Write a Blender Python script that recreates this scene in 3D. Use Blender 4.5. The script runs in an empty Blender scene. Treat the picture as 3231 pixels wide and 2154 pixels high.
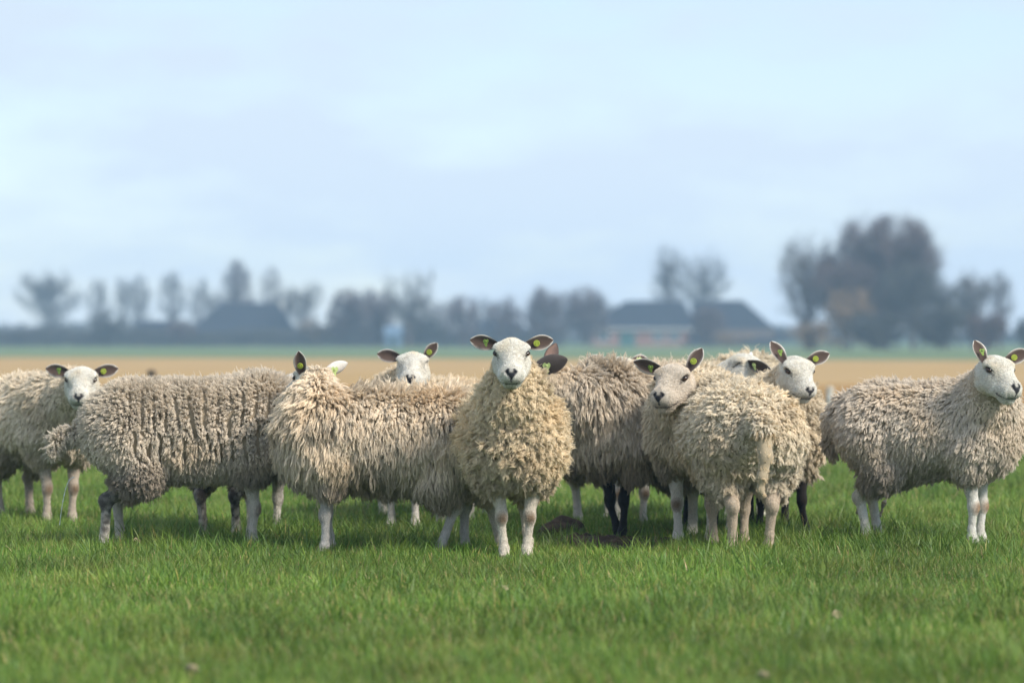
import bpy, math, random
import numpy as np
from mathutils import Vector, Matrix

# ------------------------------------------------------------------ camera, sky, sun, exposure
sc = bpy.context.scene
COL = sc.collection
FPX = 135.0 / 36.0 * 3231.0            # focal length in photograph pixels
CAMZ = 1.0
HORY = 1066.0                          # horizon row in the photograph

cam_d = bpy.data.cameras.new('camera')
cam = bpy.data.objects.new('camera', cam_d)
COL.objects.link(cam)
sc.camera = cam
cam_d.lens = 135.0
cam_d.sensor_width = 36.0
cam_d.clip_start = 0.5
cam_d.clip_end = 6000.0
cam.location = (0, 0, CAMZ)
cam.rotation_euler = (math.radians(90) - (1077.0 - HORY) / FPX, 0, 0)
cam_d.dof.use_dof = True
cam_d.dof.focus_distance = 17.25
cam_d.dof.aperture_fstop = 2.5
cam_d.dof.aperture_blades = 9

SUN_AZ = Vector((0.80, -0.60))          # towards the sun, seen from above (x right, y away)
SUN_EL = math.radians(40)
world = bpy.data.worlds.new('World')
sc.world = world
world.use_nodes = True
wn = world.node_tree
wn.nodes.clear()
w_out = wn.nodes.new('ShaderNodeOutputWorld')
w_sky = wn.nodes.new('ShaderNodeTexSky')
w_sky.sky_type = 'NISHITA'
w_sky.sun_disc = False
w_sky.sun_elevation = SUN_EL
w_sky.sun_rotation = math.atan2(SUN_AZ.x, SUN_AZ.y)
w_sky.air_density = 1.0
w_sky.dust_density = 0.15
w_sky.ozone_density = 4.0
w_bg = wn.nodes.new('ShaderNodeBackground')
w_bg.inputs['Strength'].default_value = 0.10
w_cl = wn.nodes.new('ShaderNodeBackground')
w_cl.inputs['Color'].default_value = (0.705, 0.835, 0.985, 1)
w_cl.inputs['Strength'].default_value = 0.62
w_mix = wn.nodes.new('ShaderNodeMixShader')
w_tc = wn.nodes.new('ShaderNodeTexCoord')
w_mp = wn.nodes.new('ShaderNodeMapping')
w_mp.inputs['Scale'].default_value = (1.0, 1.0, 3.2)
w_mp.inputs['Location'].default_value = (0.31, 0.2, 0.05)
w_no = wn.nodes.new('ShaderNodeTexNoise')
w_no.inputs['Scale'].default_value = 13.0
w_no.inputs['Detail'].default_value = 5.0
w_no.inputs['Roughness'].default_value = 0.56
w_rp = wn.nodes.new('ShaderNodeMapRange')
w_rp.inputs['From Min'].default_value = 0.36
w_rp.inputs['From Max'].default_value = 0.58
w_rp.inputs['To Min'].default_value = 0.58
w_rp.inputs['To Max'].default_value = 1.0
wn.links.new(w_tc.outputs['Generated'], w_mp.inputs['Vector'])
wn.links.new(w_mp.outputs['Vector'], w_no.inputs['Vector'])
wn.links.new(w_no.outputs['Fac'], w_rp.inputs['Value'])
wn.links.new(w_sky.outputs['Color'], w_bg.inputs['Color'])
wn.links.new(w_rp.outputs['Result'], w_mix.inputs['Fac'])
wn.links.new(w_bg.outputs['Background'], w_mix.inputs[1])
wn.links.new(w_cl.outputs['Background'], w_mix.inputs[2])
wn.links.new(w_mix.outputs['Shader'], w_out.inputs['Surface'])
# thin cloud is brightest towards the horizon all the way round
w_sx = wn.nodes.new('ShaderNodeSeparateXYZ')
w_el = wn.nodes.new('ShaderNodeMapRange')
w_el.inputs['From Min'].default_value = 0.0
w_el.inputs['From Max'].default_value = 0.30
w_el.inputs['To Min'].default_value = 0.61
w_el.inputs['To Max'].default_value = 0.54
wn.links.new(w_tc.outputs['Generated'], w_sx.inputs[0])
wn.links.new(w_sx.outputs['Z'], w_el.inputs['Value'])
wn.links.new(w_el.outputs['Result'], w_cl.inputs['Strength'])

sun_d = bpy.data.lights.new('sun', 'SUN')
sun_d.energy = 2.8
sun_d.angle = math.radians(15)
sun_d.color = (1.0, 0.93, 0.82)
sun = bpy.data.objects.new('sun', sun_d)
COL.objects.link(sun)
sdir = Vector((SUN_AZ.x * math.cos(SUN_EL), SUN_AZ.y * math.cos(SUN_EL), math.sin(SUN_EL)))
sun.rotation_euler = sdir.to_track_quat('Z', 'Y').to_euler()
sun.location = (20, -20, 30)

sc.view_settings.view_transform = 'Standard'
sc.view_settings.look = 'None'
sc.view_settings.exposure = 0.8
sc.view_settings.gamma = 1.0
sc.view_settings.use_curve_mapping = False
sc.render.engine = 'CYCLES'
sc.cycles.use_denoising = True
sc.cycles.max_bounces = 6
sc.cycles.diffuse_bounces = 3
sc.cycles.glossy_bounces = 2
sc.cycles.transmission_bounces = 3
sc.cycles.volume_bounces = 2
sc.cycles.transparent_max_bounces = 6
sc.cycles.sample_clamp_indirect = 4.0
sc.cycles_curves.shape = 'RIBBONS'
sc.cycles_curves.subdivisions = 2

rng = np.random.default_rng(7)


def px2x(px, d):
    return (px - 1615.5) / FPX * d


def py2z(py, d):
    return CAMZ - (py - HORY) / FPX * d


# ------------------------------------------------------------------ helpers
def tag(o, label=None, cat=None, group=None, kind=None):
    if label: o['label'] = label
    if cat: o['category'] = cat
    if group: o['group'] = group
    if kind: o['kind'] = kind
    return o


def empty(name, loc=(0, 0, 0), rz=0.0, s=1.0):
    o = bpy.data.objects.new(name, None)
    COL.objects.link(o)
    o.location = loc
    o.rotation_euler = (0, 0, rz)
    o.scale = (s, s, s)
    o.empty_display_size = 0.2
    return o


def mesh_obj(name, verts, faces, mat, parent=None, smooth=False, col=None, coln='Col'):
    me = bpy.data.meshes.new(name)
    if isinstance(faces, np.ndarray):
        nf, k = faces.shape
        me.vertices.add(len(verts))
        me.vertices.foreach_set('co', np.asarray(verts, np.float32).ravel())
        me.loops.add(nf * k)
        me.loops.foreach_set('vertex_index', faces.astype(np.int32).ravel())
        me.polygons.add(nf)
        me.polygons.foreach_set('loop_start', np.arange(0, nf * k, k, dtype=np.int32))
        me.update(calc_edges=True)
        me.validate()
    else:
        me.from_pydata([tuple(v) for v in verts], [], faces)
        me.update()
    if smooth:
        me.polygons.foreach_set('use_smooth', np.ones(len(me.polygons), bool))
    if col is not None:
        at = me.color_attributes.new(coln, 'FLOAT_COLOR', 'POINT')
        c4 = np.ones((len(verts), 4), np.float32)
        c4[:, :3] = col
        at.data.foreach_set('color', c4.ravel())
    if mat is not None:
        me.materials.append(mat)
    o = bpy.data.objects.new(name, me)
    COL.objects.link(o)
    if parent is not None:
        o.parent = parent
    return o


def box_vf(x0, x1, y0, y1, z0, z1):
    v = [(x0, y0, z0), (x1, y0, z0), (x1, y1, z0), (x0, y1, z0), (x0, y0, z1), (x1, y0, z1), (x1, y1, z1), (x0, y1, z1)]
    f = [(0, 3, 2, 1), (4, 5, 6, 7), (0, 1, 5, 4), (1, 2, 6, 5), (2, 3, 7, 6), (3, 0, 4, 7)]
    return v, f


class NoiseField:
    """cheap smooth vector/scalar noise: sums of random plane waves"""
    def __init__(self, seed, freq, n=10, octaves=1):
        r = np.random.default_rng(seed)
        ks = []; ph = []; am = []
        for o in range(octaves):
            k = r.normal(size=(n, 3))
            k /= np.linalg.norm(k, axis=1)[:, None]
            k *= (freq * 2 ** o * r.uniform(0.6, 1.4, (n, 1))) * 2 * math.pi
            ks.append(k); ph.append(r.uniform(0, 2 * math.pi, n)); am.append(np.full(n, 0.55 ** o))
        self.k = np.concatenate(ks); self.p = np.concatenate(ph); self.a = np.concatenate(am)
        self.a = self.a / math.sqrt((self.a ** 2).sum() / 2)

    def __call__(self, P):
        return (np.sin(P @ self.k.T + self.p) * self.a).sum(1) * 0.5


def smooth01(x, a, b):
    t = np.clip((x - a) / (b - a), 0, 1)
    return t * t * (3 - 2 * t)


# ------------------------------------------------------------------ materials
def new_mat(name):
    m = bpy.data.materials.new(name)
    m.use_nodes = True
    nt = m.node_tree
    b = nt.nodes['Principled BSDF']
    return m, nt, b


def mat_noise(name, c1, c2, scale, rough=0.9, detail=4, bump=0.0, coord='Object', spec=0.3, c3=None, scale2=None):
    m, nt, b = new_mat(name)
    tc = nt.nodes.new('ShaderNodeTexCoord')
    no = nt.nodes.new('ShaderNodeTexNoise')
    no.inputs['Scale'].default_value = scale
    no.inputs['Detail'].default_value = detail
    nt.links.new(tc.outputs[coord], no.inputs['Vector'])
    rp = nt.nodes.new('ShaderNodeValToRGB')
    rp.color_ramp.elements[0].position = 0.32
    rp.color_ramp.elements[1].position = 0.68
    rp.color_ramp.elements[0].color = (*c1, 1)
    rp.color_ramp.elements[1].color = (*c2, 1)
    nt.links.new(no.outputs['Fac'], rp.inputs['Fac'])
    src = rp.outputs['Color']
    if c3 is not None:
        n2 = nt.nodes.new('ShaderNodeTexNoise')
        n2.inputs['Scale'].default_value = scale2
        n2.inputs['Detail'].default_value = 3
        nt.links.new(tc.outputs[coord], n2.inputs['Vector'])
        mr = nt.nodes.new('ShaderNodeMapRange')
        mr.inputs['From Min'].default_value = 0.45
        mr.inputs['From Max'].default_value = 0.65
        nt.links.new(n2.outputs['Fac'], mr.inputs['Value'])
        mx = nt.nodes.new('ShaderNodeMix')
        mx.data_type = 'RGBA'
        nt.links.new(mr.outputs['Result'], mx.inputs['Factor'])
        nt.links.new(src, mx.inputs['A'])
        mx.inputs['B'].default_value = (*c3, 1)
        src = mx.outputs['Result']
    nt.links.new(src, b.inputs['Base Color'])
    b.inputs['Roughness'].default_value = rough
    b.inputs['Specular IOR Level'].default_value = spec
    if bump > 0:
        bp = nt.nodes.new('ShaderNodeBump')
        bp.inputs['Strength'].default_value = 1.0
        bp.inputs['Distance'].default_value = bump
        nt.links.new(no.outputs['Fac'], bp.inputs['Height'])
        nt.links.new(bp.outputs['Normal'], b.inputs['Normal'])
    return m


def mat_plain(name, c, rough=0.6, spec=0.4):
    m, nt, b = new_mat(name)
    tc = nt.nodes.new('ShaderNodeTexCoord')
    no = nt.nodes.new('ShaderNodeTexNoise')
    no.inputs['Scale'].default_value = 30
    nt.links.new(tc.outputs['Object'], no.inputs['Vector'])
    mr = nt.nodes.new('ShaderNodeMapRange')
    mr.inputs['To Min'].default_value = 0.8
    mr.inputs['To Max'].default_value = 1.15
    nt.links.new(no.outputs['Fac'], mr.inputs['Value'])
    mx = nt.nodes.new('ShaderNodeVectorMath')
    mx.operation = 'SCALE'
    mx.inputs[0].default_value = c
    nt.links.new(mr.outputs['Result'], mx.inputs['Scale'])
    nt.links.new(mx.outputs['Vector'], b.inputs['Base Color'])
    b.inputs['Roughness'].default_value = rough
    b.inputs['Specular IOR Level'].default_value = spec
    return m


def mat_skin(name):
    """short fur: pigment from the mesh's own colours, fine noise, tiny bump"""
    m, nt, b = new_mat(name)
    at = nt.nodes.new('ShaderNodeAttribute')
    at.attribute_name = 'Col'
    tc = nt.nodes.new('ShaderNodeTexCoord')
    no = nt.nodes.new('ShaderNodeTexNoise')
    no.inputs['Scale'].default_value = 160
    no.inputs['Detail'].default_value = 3
    nt.links.new(tc.outputs['Object'], no.inputs['Vector'])
    n2 = nt.nodes.new('ShaderNodeTexNoise')
    n2.inputs['Scale'].default_value = 24
    n2.inputs['Detail'].default_value = 3
    nt.links.new(tc.outputs['Object'], n2.inputs['Vector'])
    ad = nt.nodes.new('ShaderNodeMath'); ad.operation = 'ADD'
    nt.links.new(no.outputs['Fac'], ad.inputs[0]); nt.links.new(n2.outputs['Fac'], ad.inputs[1])
    mr = nt.nodes.new('ShaderNodeMapRange')
    mr.inputs['From Min'].default_value = 0.6
    mr.inputs['From Max'].default_value = 1.4
    mr.inputs['To Min'].default_value = 0.78
    mr.inputs['To Max'].default_value = 1.12
    nt.links.new(ad.outputs[0], mr.inputs['Value'])
    mx = nt.nodes.new('ShaderNodeVectorMath'); mx.operation = 'SCALE'
    nt.links.new(at.outputs['Color'], mx.inputs[0]); nt.links.new(mr.outputs['Result'], mx.inputs['Scale'])
    nt.links.new(mx.outputs['Vector'], b.inputs['Base Color'])
    b.inputs['Roughness'].default_value = 0.75
    b.inputs['Specular IOR Level'].default_value = 0.2
    b.inputs['Sheen Weight'].default_value = 0.25
    bp = nt.nodes.new('ShaderNodeBump')
    bp.inputs['Distance'].default_value = 0.002
    bp.inputs['Strength'].default_value = 0.7
    nt.links.new(no.outputs['Fac'], bp.inputs['Height'])
    nt.links.new(bp.outputs['Normal'], b.inputs['Normal'])
    return m


def mat_wool(name):
    m, nt, b = new_mat(name)
    at = nt.nodes.new('ShaderNodeAttribute')
    at.attribute_name = 'tint'
    hi = nt.nodes.new('ShaderNodeHairInfo')
    mr = nt.nodes.new('ShaderNodeMapRange')
    mr.inputs['To Min'].default_value = 0.82
    mr.inputs['To Max'].default_value = 1.12
    nt.links.new(hi.outputs['Random'], mr.inputs['Value'])
    mx = nt.nodes.new('ShaderNodeVectorMath'); mx.operation = 'SCALE'
    nt.links.new(at.outputs['Color'], mx.inputs[0]); nt.links.new(mr.outputs['Result'], mx.inputs['Scale'])
    nt.links.new(mx.outputs['Vector'], b.inputs['Base Color'])
    b.inputs['Roughness'].default_value = 0.8
    b.inputs['Specular IOR Level'].default_value = 0.15
    tr = nt.nodes.new('ShaderNodeBsdfTranslucent')
    nt.links.new(mx.outputs['Vector'], tr.inputs['Color'])
    ms = nt.nodes.new('ShaderNodeMixShader')
    ms.inputs['Fac'].default_value = 0.22
    out = nt.nodes['Material Output']
    nt.links.new(b.outputs['BSDF'], ms.inputs[1]); nt.links.new(tr.outputs['BSDF'], ms.inputs[2])
    nt.links.new(ms.outputs['Shader'], out.inputs['Surface'])
    return m


def mat_grass(name):
    m, nt, b = new_mat(name)
    at = nt.nodes.new('ShaderNodeAttribute'); at.attribute_name = 'Col'
    ge = nt.nodes.new('ShaderNodeNewGeometry')
    no = nt.nodes.new('ShaderNodeTexNoise'); no.inputs['Scale'].default_value = 0.9; no.inputs['Detail'].default_value = 4
    nt.links.new(ge.outputs['Position'], no.inputs['Vector'])
    mr = nt.nodes.new('ShaderNodeMapRange')
    mr.inputs['From Min'].default_value = 0.3; mr.inputs['From Max'].default_value = 0.7
    mr.inputs['To Min'].default_value = 0.62; mr.inputs['To Max'].default_value = 1.32
    nt.links.new(no.outputs['Fac'], mr.inputs['Value'])
    n2 = nt.nodes.new('ShaderNodeTexNoise'); n2.inputs['Scale'].default_value = 2.6; n2.inputs['Detail'].default_value = 5
    nt.links.new(ge.outputs['Position'], n2.inputs['Vector'])
    m2 = nt.nodes.new('ShaderNodeMapRange')
    m2.inputs['From Min'].default_value = 0.48; m2.inputs['From Max'].default_value = 0.72
    m2.inputs['To Min'].default_value = 0.0; m2.inputs['To Max'].default_value = 0.55
    nt.links.new(n2.outputs['Fac'], m2.inputs['Value'])
    mc = nt.nodes.new('ShaderNodeMix'); mc.data_type = 'RGBA'
    nt.links.new(m2.outputs['Result'], mc.inputs['Factor'])
    nt.links.new(at.outputs['Color'], mc.inputs['A'])
    mc.inputs['B'].default_value = (0.27, 0.28, 0.07, 1)
    mx = nt.nodes.new('ShaderNodeVectorMath'); mx.operation = 'SCALE'
    nt.links.new(mc.outputs['Result'], mx.inputs[0]); nt.links.new(mr.outputs['Result'], mx.inputs['Scale'])
    nt.links.new(mx.outputs['Vector'], b.inputs['Base Color'])
    b.inputs['Roughness'].default_value = 0.45
    b.inputs['Specular IOR Level'].default_value = 0.35
    tr = nt.nodes.new('ShaderNodeBsdfTranslucent')
    nt.links.new(mx.outputs['Vector'], tr.inputs['Color'])
    ms = nt.nodes.new('ShaderNodeMixShader'); ms.inputs['Fac'].default_value = 0.35
    out = nt.nodes['Material Output']
    nt.links.new(b.outputs['BSDF'], ms.inputs[1]); nt.links.new(tr.outputs['BSDF'], ms.inputs[2])
    nt.links.new(ms.outputs['Shader'], out.inputs['Surface'])
    return m


M_SKIN = mat_skin('short_fur')
M_WOOL = mat_wool('wool')
M_GRASS = mat_grass('grass_blade')
M_TURF = mat_noise('turf', (0.030, 0.075, 0.012), (0.070, 0.150, 0.028), 0.7, bump=0.02, detail=6, c3=(0.085, 0.135, 0.035), scale2=0.12)
M_MEADOW = mat_noise('far_meadow', (0.10, 0.15, 0.06), (0.14, 0.195, 0.08), 0.02, detail=5)
M_STUBBLE = mat_noise('dry_field', (0.35, 0.222, 0.082), (0.44, 0.288, 0.112), 0.35, detail=6, bump=0.05, c3=(0.40, 0.265, 0.12), scale2=0.03)
M_SOIL = mat_noise('bare_soil', (0.035, 0.022, 0.014), (0.095, 0.060, 0.038), 22, detail=8, bump=0.02)
M_BARK = mat_noise('bark', (0.07, 0.05, 0.045), (0.12, 0.09, 0.08), 3, bump=0.01)
M_TWIG = mat_noise('twig', (0.092, 0.066, 0.066), (0.118, 0.085, 0.083), 0.6)
M_TWIG_G = mat_noise('twig_grey', (0.08, 0.074, 0.068), (0.12, 0.11, 0.10), 0.6)
M_TWIG_O = mat_noise('twig_ochre', (0.17, 0.118, 0.072), (0.24, 0.165, 0.098), 0.6)
M_TWIG_D = mat_noise('twig_dark', (0.04, 0.045, 0.045), (0.075, 0.075, 0.065), 0.6)
M_ROOF = mat_noise('roof_tile', (0.016, 0.02, 0.03), (0.03, 0.035, 0.048), 1.2, rough=0.9, spec=0.1)
M_BRICK = mat_noise('brick', (0.24, 0.125, 0.095), (0.32, 0.175, 0.135), 2.0)
M_BRICK_D = mat_noise('dark_brick', (0.10, 0.08, 0.075), (0.15, 0.12, 0.11), 2.0)
M_PALE = mat_plain('pale_paint', (0.70, 0.70, 0.70))
M_BLUE = mat_plain('pale_blue_paint', (0.12, 0.19, 0.28))
M_GLASS = mat_plain('window_glass', (0.03, 0.07, 0.09), rough=0.15, spec=0.6)
M_DOOR = mat_plain('green_door', (0.03, 0.11, 0.10))
M_TAG = mat_plain('yellow_tag', (0.40, 0.47, 0.06), rough=0.45)
M_TAG_P = mat_plain('pale_green_tag', (0.50, 0.62, 0.24), rough=0.45)
M_TAG_G = mat_plain('green_tag', (0.20, 0.30, 0.055), rough=0.45)
M_POST_D = mat_noise('dark_wood', (0.06, 0.045, 0.03), (0.11, 0.085, 0.06), 8)
M_POST_P = mat_noise('pale_wood', (0.42, 0.38, 0.32), (0.55, 0.50, 0.43), 8)
M_DRYLEAF = mat_noise('dry_leaf', (0.26, 0.21, 0.13), (0.38, 0.31, 0.21), 30)
M_HOOFSTRAND = mat_plain('matted_wool', (0.35, 0.30, 0.24), rough=0.9)


def mat_eye():
    m, nt, b = new_mat('eye')
    tc = nt.nodes.new('ShaderNodeTexCoord')
    sx = nt.nodes.new('ShaderNodeSeparateXYZ')
    nt.links.new(tc.outputs['Object'], sx.inputs[0])
    ay = nt.nodes.new('ShaderNodeMath'); ay.operation = 'MULTIPLY'; ay.inputs[1].default_value = 0.55
    nt.links.new(sx.outputs['X'], ay.inputs[0])
    le = nt.nodes.new('ShaderNodeVectorMath'); le.operation = 'LENGTH'
    cb = nt.nodes.new('ShaderNodeCombineXYZ')
    nt.links.new(ay.outputs[0], cb.inputs['X']); nt.links.new(sx.outputs['Z'], cb.inputs['Y'])
    nt.links.new(cb.outputs[0], le.inputs[0])
    rp = nt.nodes.new('ShaderNodeValToRGB')
    rp.color_ramp.elements[0].position = 0.004
    rp.color_ramp.elements[0].color = (0.004, 0.003, 0.003, 1)
    rp.color_ramp.elements[1].position = 0.006
    rp.color_ramp.elements[1].color = (0.10, 0.042, 0.014, 1)
    e = rp.color_ramp.elements.new(0.0095); e.color = (0.012, 0.008, 0.006, 1)
    nt.links.new(le.outputs['Value'], rp.inputs['Fac'])
    nt.links.new(rp.outputs['Color'], b.inputs['Base Color'])
    b.inputs['Roughness'].default_value = 0.08
    return m


M_EYE = mat_eye()

# ------------------------------------------------------------------ the ground and the fields
def sheet(name, pts, z, mat):
    o = mesh_obj(name, [(x, y, z) for x, y in pts], [tuple(range(len(pts)))], mat)
    tag(o, kind='structure')
    return o


sheet('ground', [(-2500, -60), (2500, -60), (2500, 4200), (-2500, 4200)], 0.0, M_TURF)
sheet('dry_field', [(-400, 41.0), (400, 42.0), (400, 150), (90, 142), (40, 160), (-60, 215), (-400, 300)], 0.004, M_STUBBLE)
sheet('far_meadow', [(-1500, 300.0), (-400, 300.05), (-60, 215.05), (40, 160.05), (90, 142.05), (400, 150.05), (1500, 170), (1500, 1500), (-1500, 1500)], 0.006, M_MEADOW)

# ------------------------------------------------------------------ trees
def tube_mesh(segs, sides):
    """segs: arrays p0,p1 (n,3), r0,r1 (n) -> verts, quad faces"""
    p0, p1, r0, r1 = segs
    n = len(p0)
    d = p1 - p0
    L = np.linalg.norm(d, axis=1, keepdims=True) + 1e-9
    d = d / L
    up = np.where(np.abs(d[:, 2:3]) > 0.9, np.array([[1.0, 0, 0]]), np.array([[0, 0, 1.0]]))
    u = np.cross(d, up); u /= np.linalg.norm(u, axis=1, keepdims=True)
    v = np.cross(d, u)
    a = np.arange(sides) / sides * 2 * math.pi
    ca, sa = np.cos(a)[None, :, None], np.sin(a)[None, :, None]
    ring = u[:, None, :] * ca + v[:, None, :] * sa
    A = p0[:, None, :] + ring * r0[:, None, None]
    B = p1[:, None, :] + ring * r1[:, None, None]
    V = np.concatenate([A, B], 1).reshape(-1, 3)
    i = np.arange(sides); j = (i + 1) % sides
    q = np.stack([i, j, j + sides, i + sides], 1)
    F = (q[None] + (np.arange(n) * 2 * sides)[:, None, None]).reshape(-1, 4)
    return V, F


class Segs:
    def __init__(self):
        self.a = []; self.b = []; self.ra = []; self.rb = []

    def add(self, a, b, ra, rb):
        self.a.append(a); self.b.append(b); self.ra.append(ra); self.rb.append(rb)

    def arrays(self):
        return np.array(self.a), np.array(self.b), np.array(self.ra), np.array(self.rb)


def bare_tree(name, label, cat, px, d, top_y, width_px, style, seed, twig_mat, ntw=1500, rt=0.035, bark=None, group=None, base=0.0, lean=0.0):
    r = np.random.default_rng(seed)
    H = py2z(top_y, d)
    W = width_px / FPX * d * 0.5
    root = empty(name, (px2x(px, d), d, base), r.uniform(0, 6.28))
    tag(root, label, cat, group)
    big = Segs(); tw = []
    if style == 'bush':
        h0, nl = 0.02, 16
    elif style == 'vase':
        h0, nl = 0.22, 9
    elif style == 'poplar':
        h0, nl = 0.12, 18
    elif style == 'dome':
        h0, nl = 0.12, 46
    else:
        h0, nl = 0.18, 22
    tr = max(0.10, H * 0.022)

    def env(t):                       # crown half-width at relative height t
        if style == 'poplar':
            return W * (0.12 + 0.88 * math.sin(math.pi * min(1, max(0, t * 0.93 + 0.05)) ** 1.15))
        if style == 'vase':
            return W * (0.25 + 0.8 * t)
        if style == 'dome':
            return W * math.sqrt(max(0.03, 1 - ((t - 0.44) / 0.575) ** 2))
        if style == 'bush':
            return W * math.sqrt(max(0.05, 1 - (t * 0.95) ** 2))
        return W * math.sqrt(max(0.04, 1 - ((t - 0.50) / 0.54) ** 2))
    # trunk
    n = 6
    pts = []
    for i in range(n + 1):
        t = i / n
        hh = H * (0.92 if style != 'vase' else 0.5) * t
        pts.append(np.array([r.normal() * 0.012 * H * t + lean * hh * 0.1, r.normal() * 0.012 * H * t, hh]))
    for i in range(n):
        big.add(pts[i], pts[i + 1], tr * (1 - 0.85 * i / n), tr * (1 - 0.85 * (i + 1) / n))
    limb_pts = []
    for k in range(nl):
        t0 = h0 + (0.55 if style != 'vase' else 0.2) * (k / nl) * (1.2 if style == 'poplar' else 1.0)
        base_i = min(n - 1, int(t0 * H / (pts[-1][2] + 1e-6) * n))
        f = (t0 * H - pts[base_i][2]) / max(1e-6, pts[base_i + 1][2] - pts[base_i][2])
        p = pts[base_i] * (1 - f) + pts[base_i + 1] * f
        az = k * 2.399 + r.uniform(-0.4, 0.4)
        tt = min(1.0, t0 + r.uniform(0.25, 0.75) * (1 - t0))
        rr = env((tt * H) / H) * r.uniform(0.75, 1.05)
        e = np.array([math.cos(az) * rr, math.sin(az) * rr, tt * H])
        m = 5
        q = p
        lr = tr * 0.42 * (1 - t0 * 0.6)
        for i in range(1, m + 1):
            s = i / m
            nx = p * (1 - s) + e * s + np.array([0, 0, -0.10 * H * math.sin(math.pi * s) * (0.4 if style != 'vase' else 0.9)])
            nx = nx + r.normal(size=3) * 0.012 * H
            big.add(q, nx, lr * (1 - 0.8 * (i - 1) / m), lr * (1 - 0.8 * i / m))
            limb_pts.append((q.copy(), nx.copy()))
            q = nx
    # twigs: grow from limbs into the crown volume, two generations
    la = np.array([a for a, b in limb_pts] + [pts[i] for i in range(n // 2, n)])
    lb = np.array([b for a, b in limb_pts] + [pts[i + 1] for i in range(n // 2, n)])
    n1 = ntw // 3
    pick = r.integers(0, len(la), n1)
    f = r.random((n1, 1))
    P = la[pick] * (1 - f) + lb[pick] * f
    out = P.copy(); out[:, 2] = 0
    out /= (np.linalg.norm(out, axis=1, keepdims=True) + 0.05 * W)
    D = out * 0.6 + r.normal(size=(n1, 3)) * 0.55 + np.array([0, 0, 0.75])
    D /= np.linalg.norm(D, axis=1, keepdims=True)
    Ln = (H * 0.16 if style != 'bush' else H * 0.3) * r.uniform(0.4, 1.2, (n1, 1))
    Q = P + D * Ln
    # keep inside the envelope
    tcl = np.clip(Q[:, 2] / H, 0, 1.02)
    lim = np.array([env(t) for t in tcl]) * r.uniform(0.8, 1.08, n1)
    rad = np.linalg.norm(Q[:, :2], axis=1)
    k = np.minimum(1, lim / (rad + 1e-6))
    Q[:, :2] *= k[:, None]
    Q[:, 2] = np.minimum(Q[:, 2], H * r.uniform(0.9, 1.0, n1))
    A = [P]; B = [Q]; R0 = [np.full(n1, rt * 1.3)]; R1 = [np.full(n1, rt * 0.7)]
    n2 = ntw - n1
    pick = r.integers(0, n1, n2)
    f = r.uniform(0.2, 1.0, (n2, 1))
    P2 = P[pick] * (1 - f) + Q[pick] * f
    D2 = (Q[pick] - P[pick]); D2 /= (np.linalg.norm(D2, axis=1, keepdims=True) + 1e-6)
    D2 = D2 + r.normal(size=(n2, 3)) * 0.55; D2 /= np.linalg.norm(D2, axis=1, keepdims=True)
    Q2 = P2 + D2 * (H * 0.10 if style != 'bush' else H * 0.2) * r.uniform(0.4, 1.1, (n2, 1))
    Q2[:, 2] = np.minimum(Q2[:, 2], H * r.uniform(0.93, 1.02, n2))
    A.append(P2); B.append(Q2); R0.append(np.full(n2, rt)); R1.append(np.full(n2, rt * 0.4))
    V, F = tube_mesh(big.arrays(), 6)
    mesh_obj('trunk', V, F, bark or M_BARK, root, smooth=True)
    V, F = tube_mesh((np.concatenate(A), np.concatenate(B), np.concatenate(R0), np.concatenate(R1)), 3)
    mesh_obj('crown', V, F, twig_mat, root)
    return root


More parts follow.
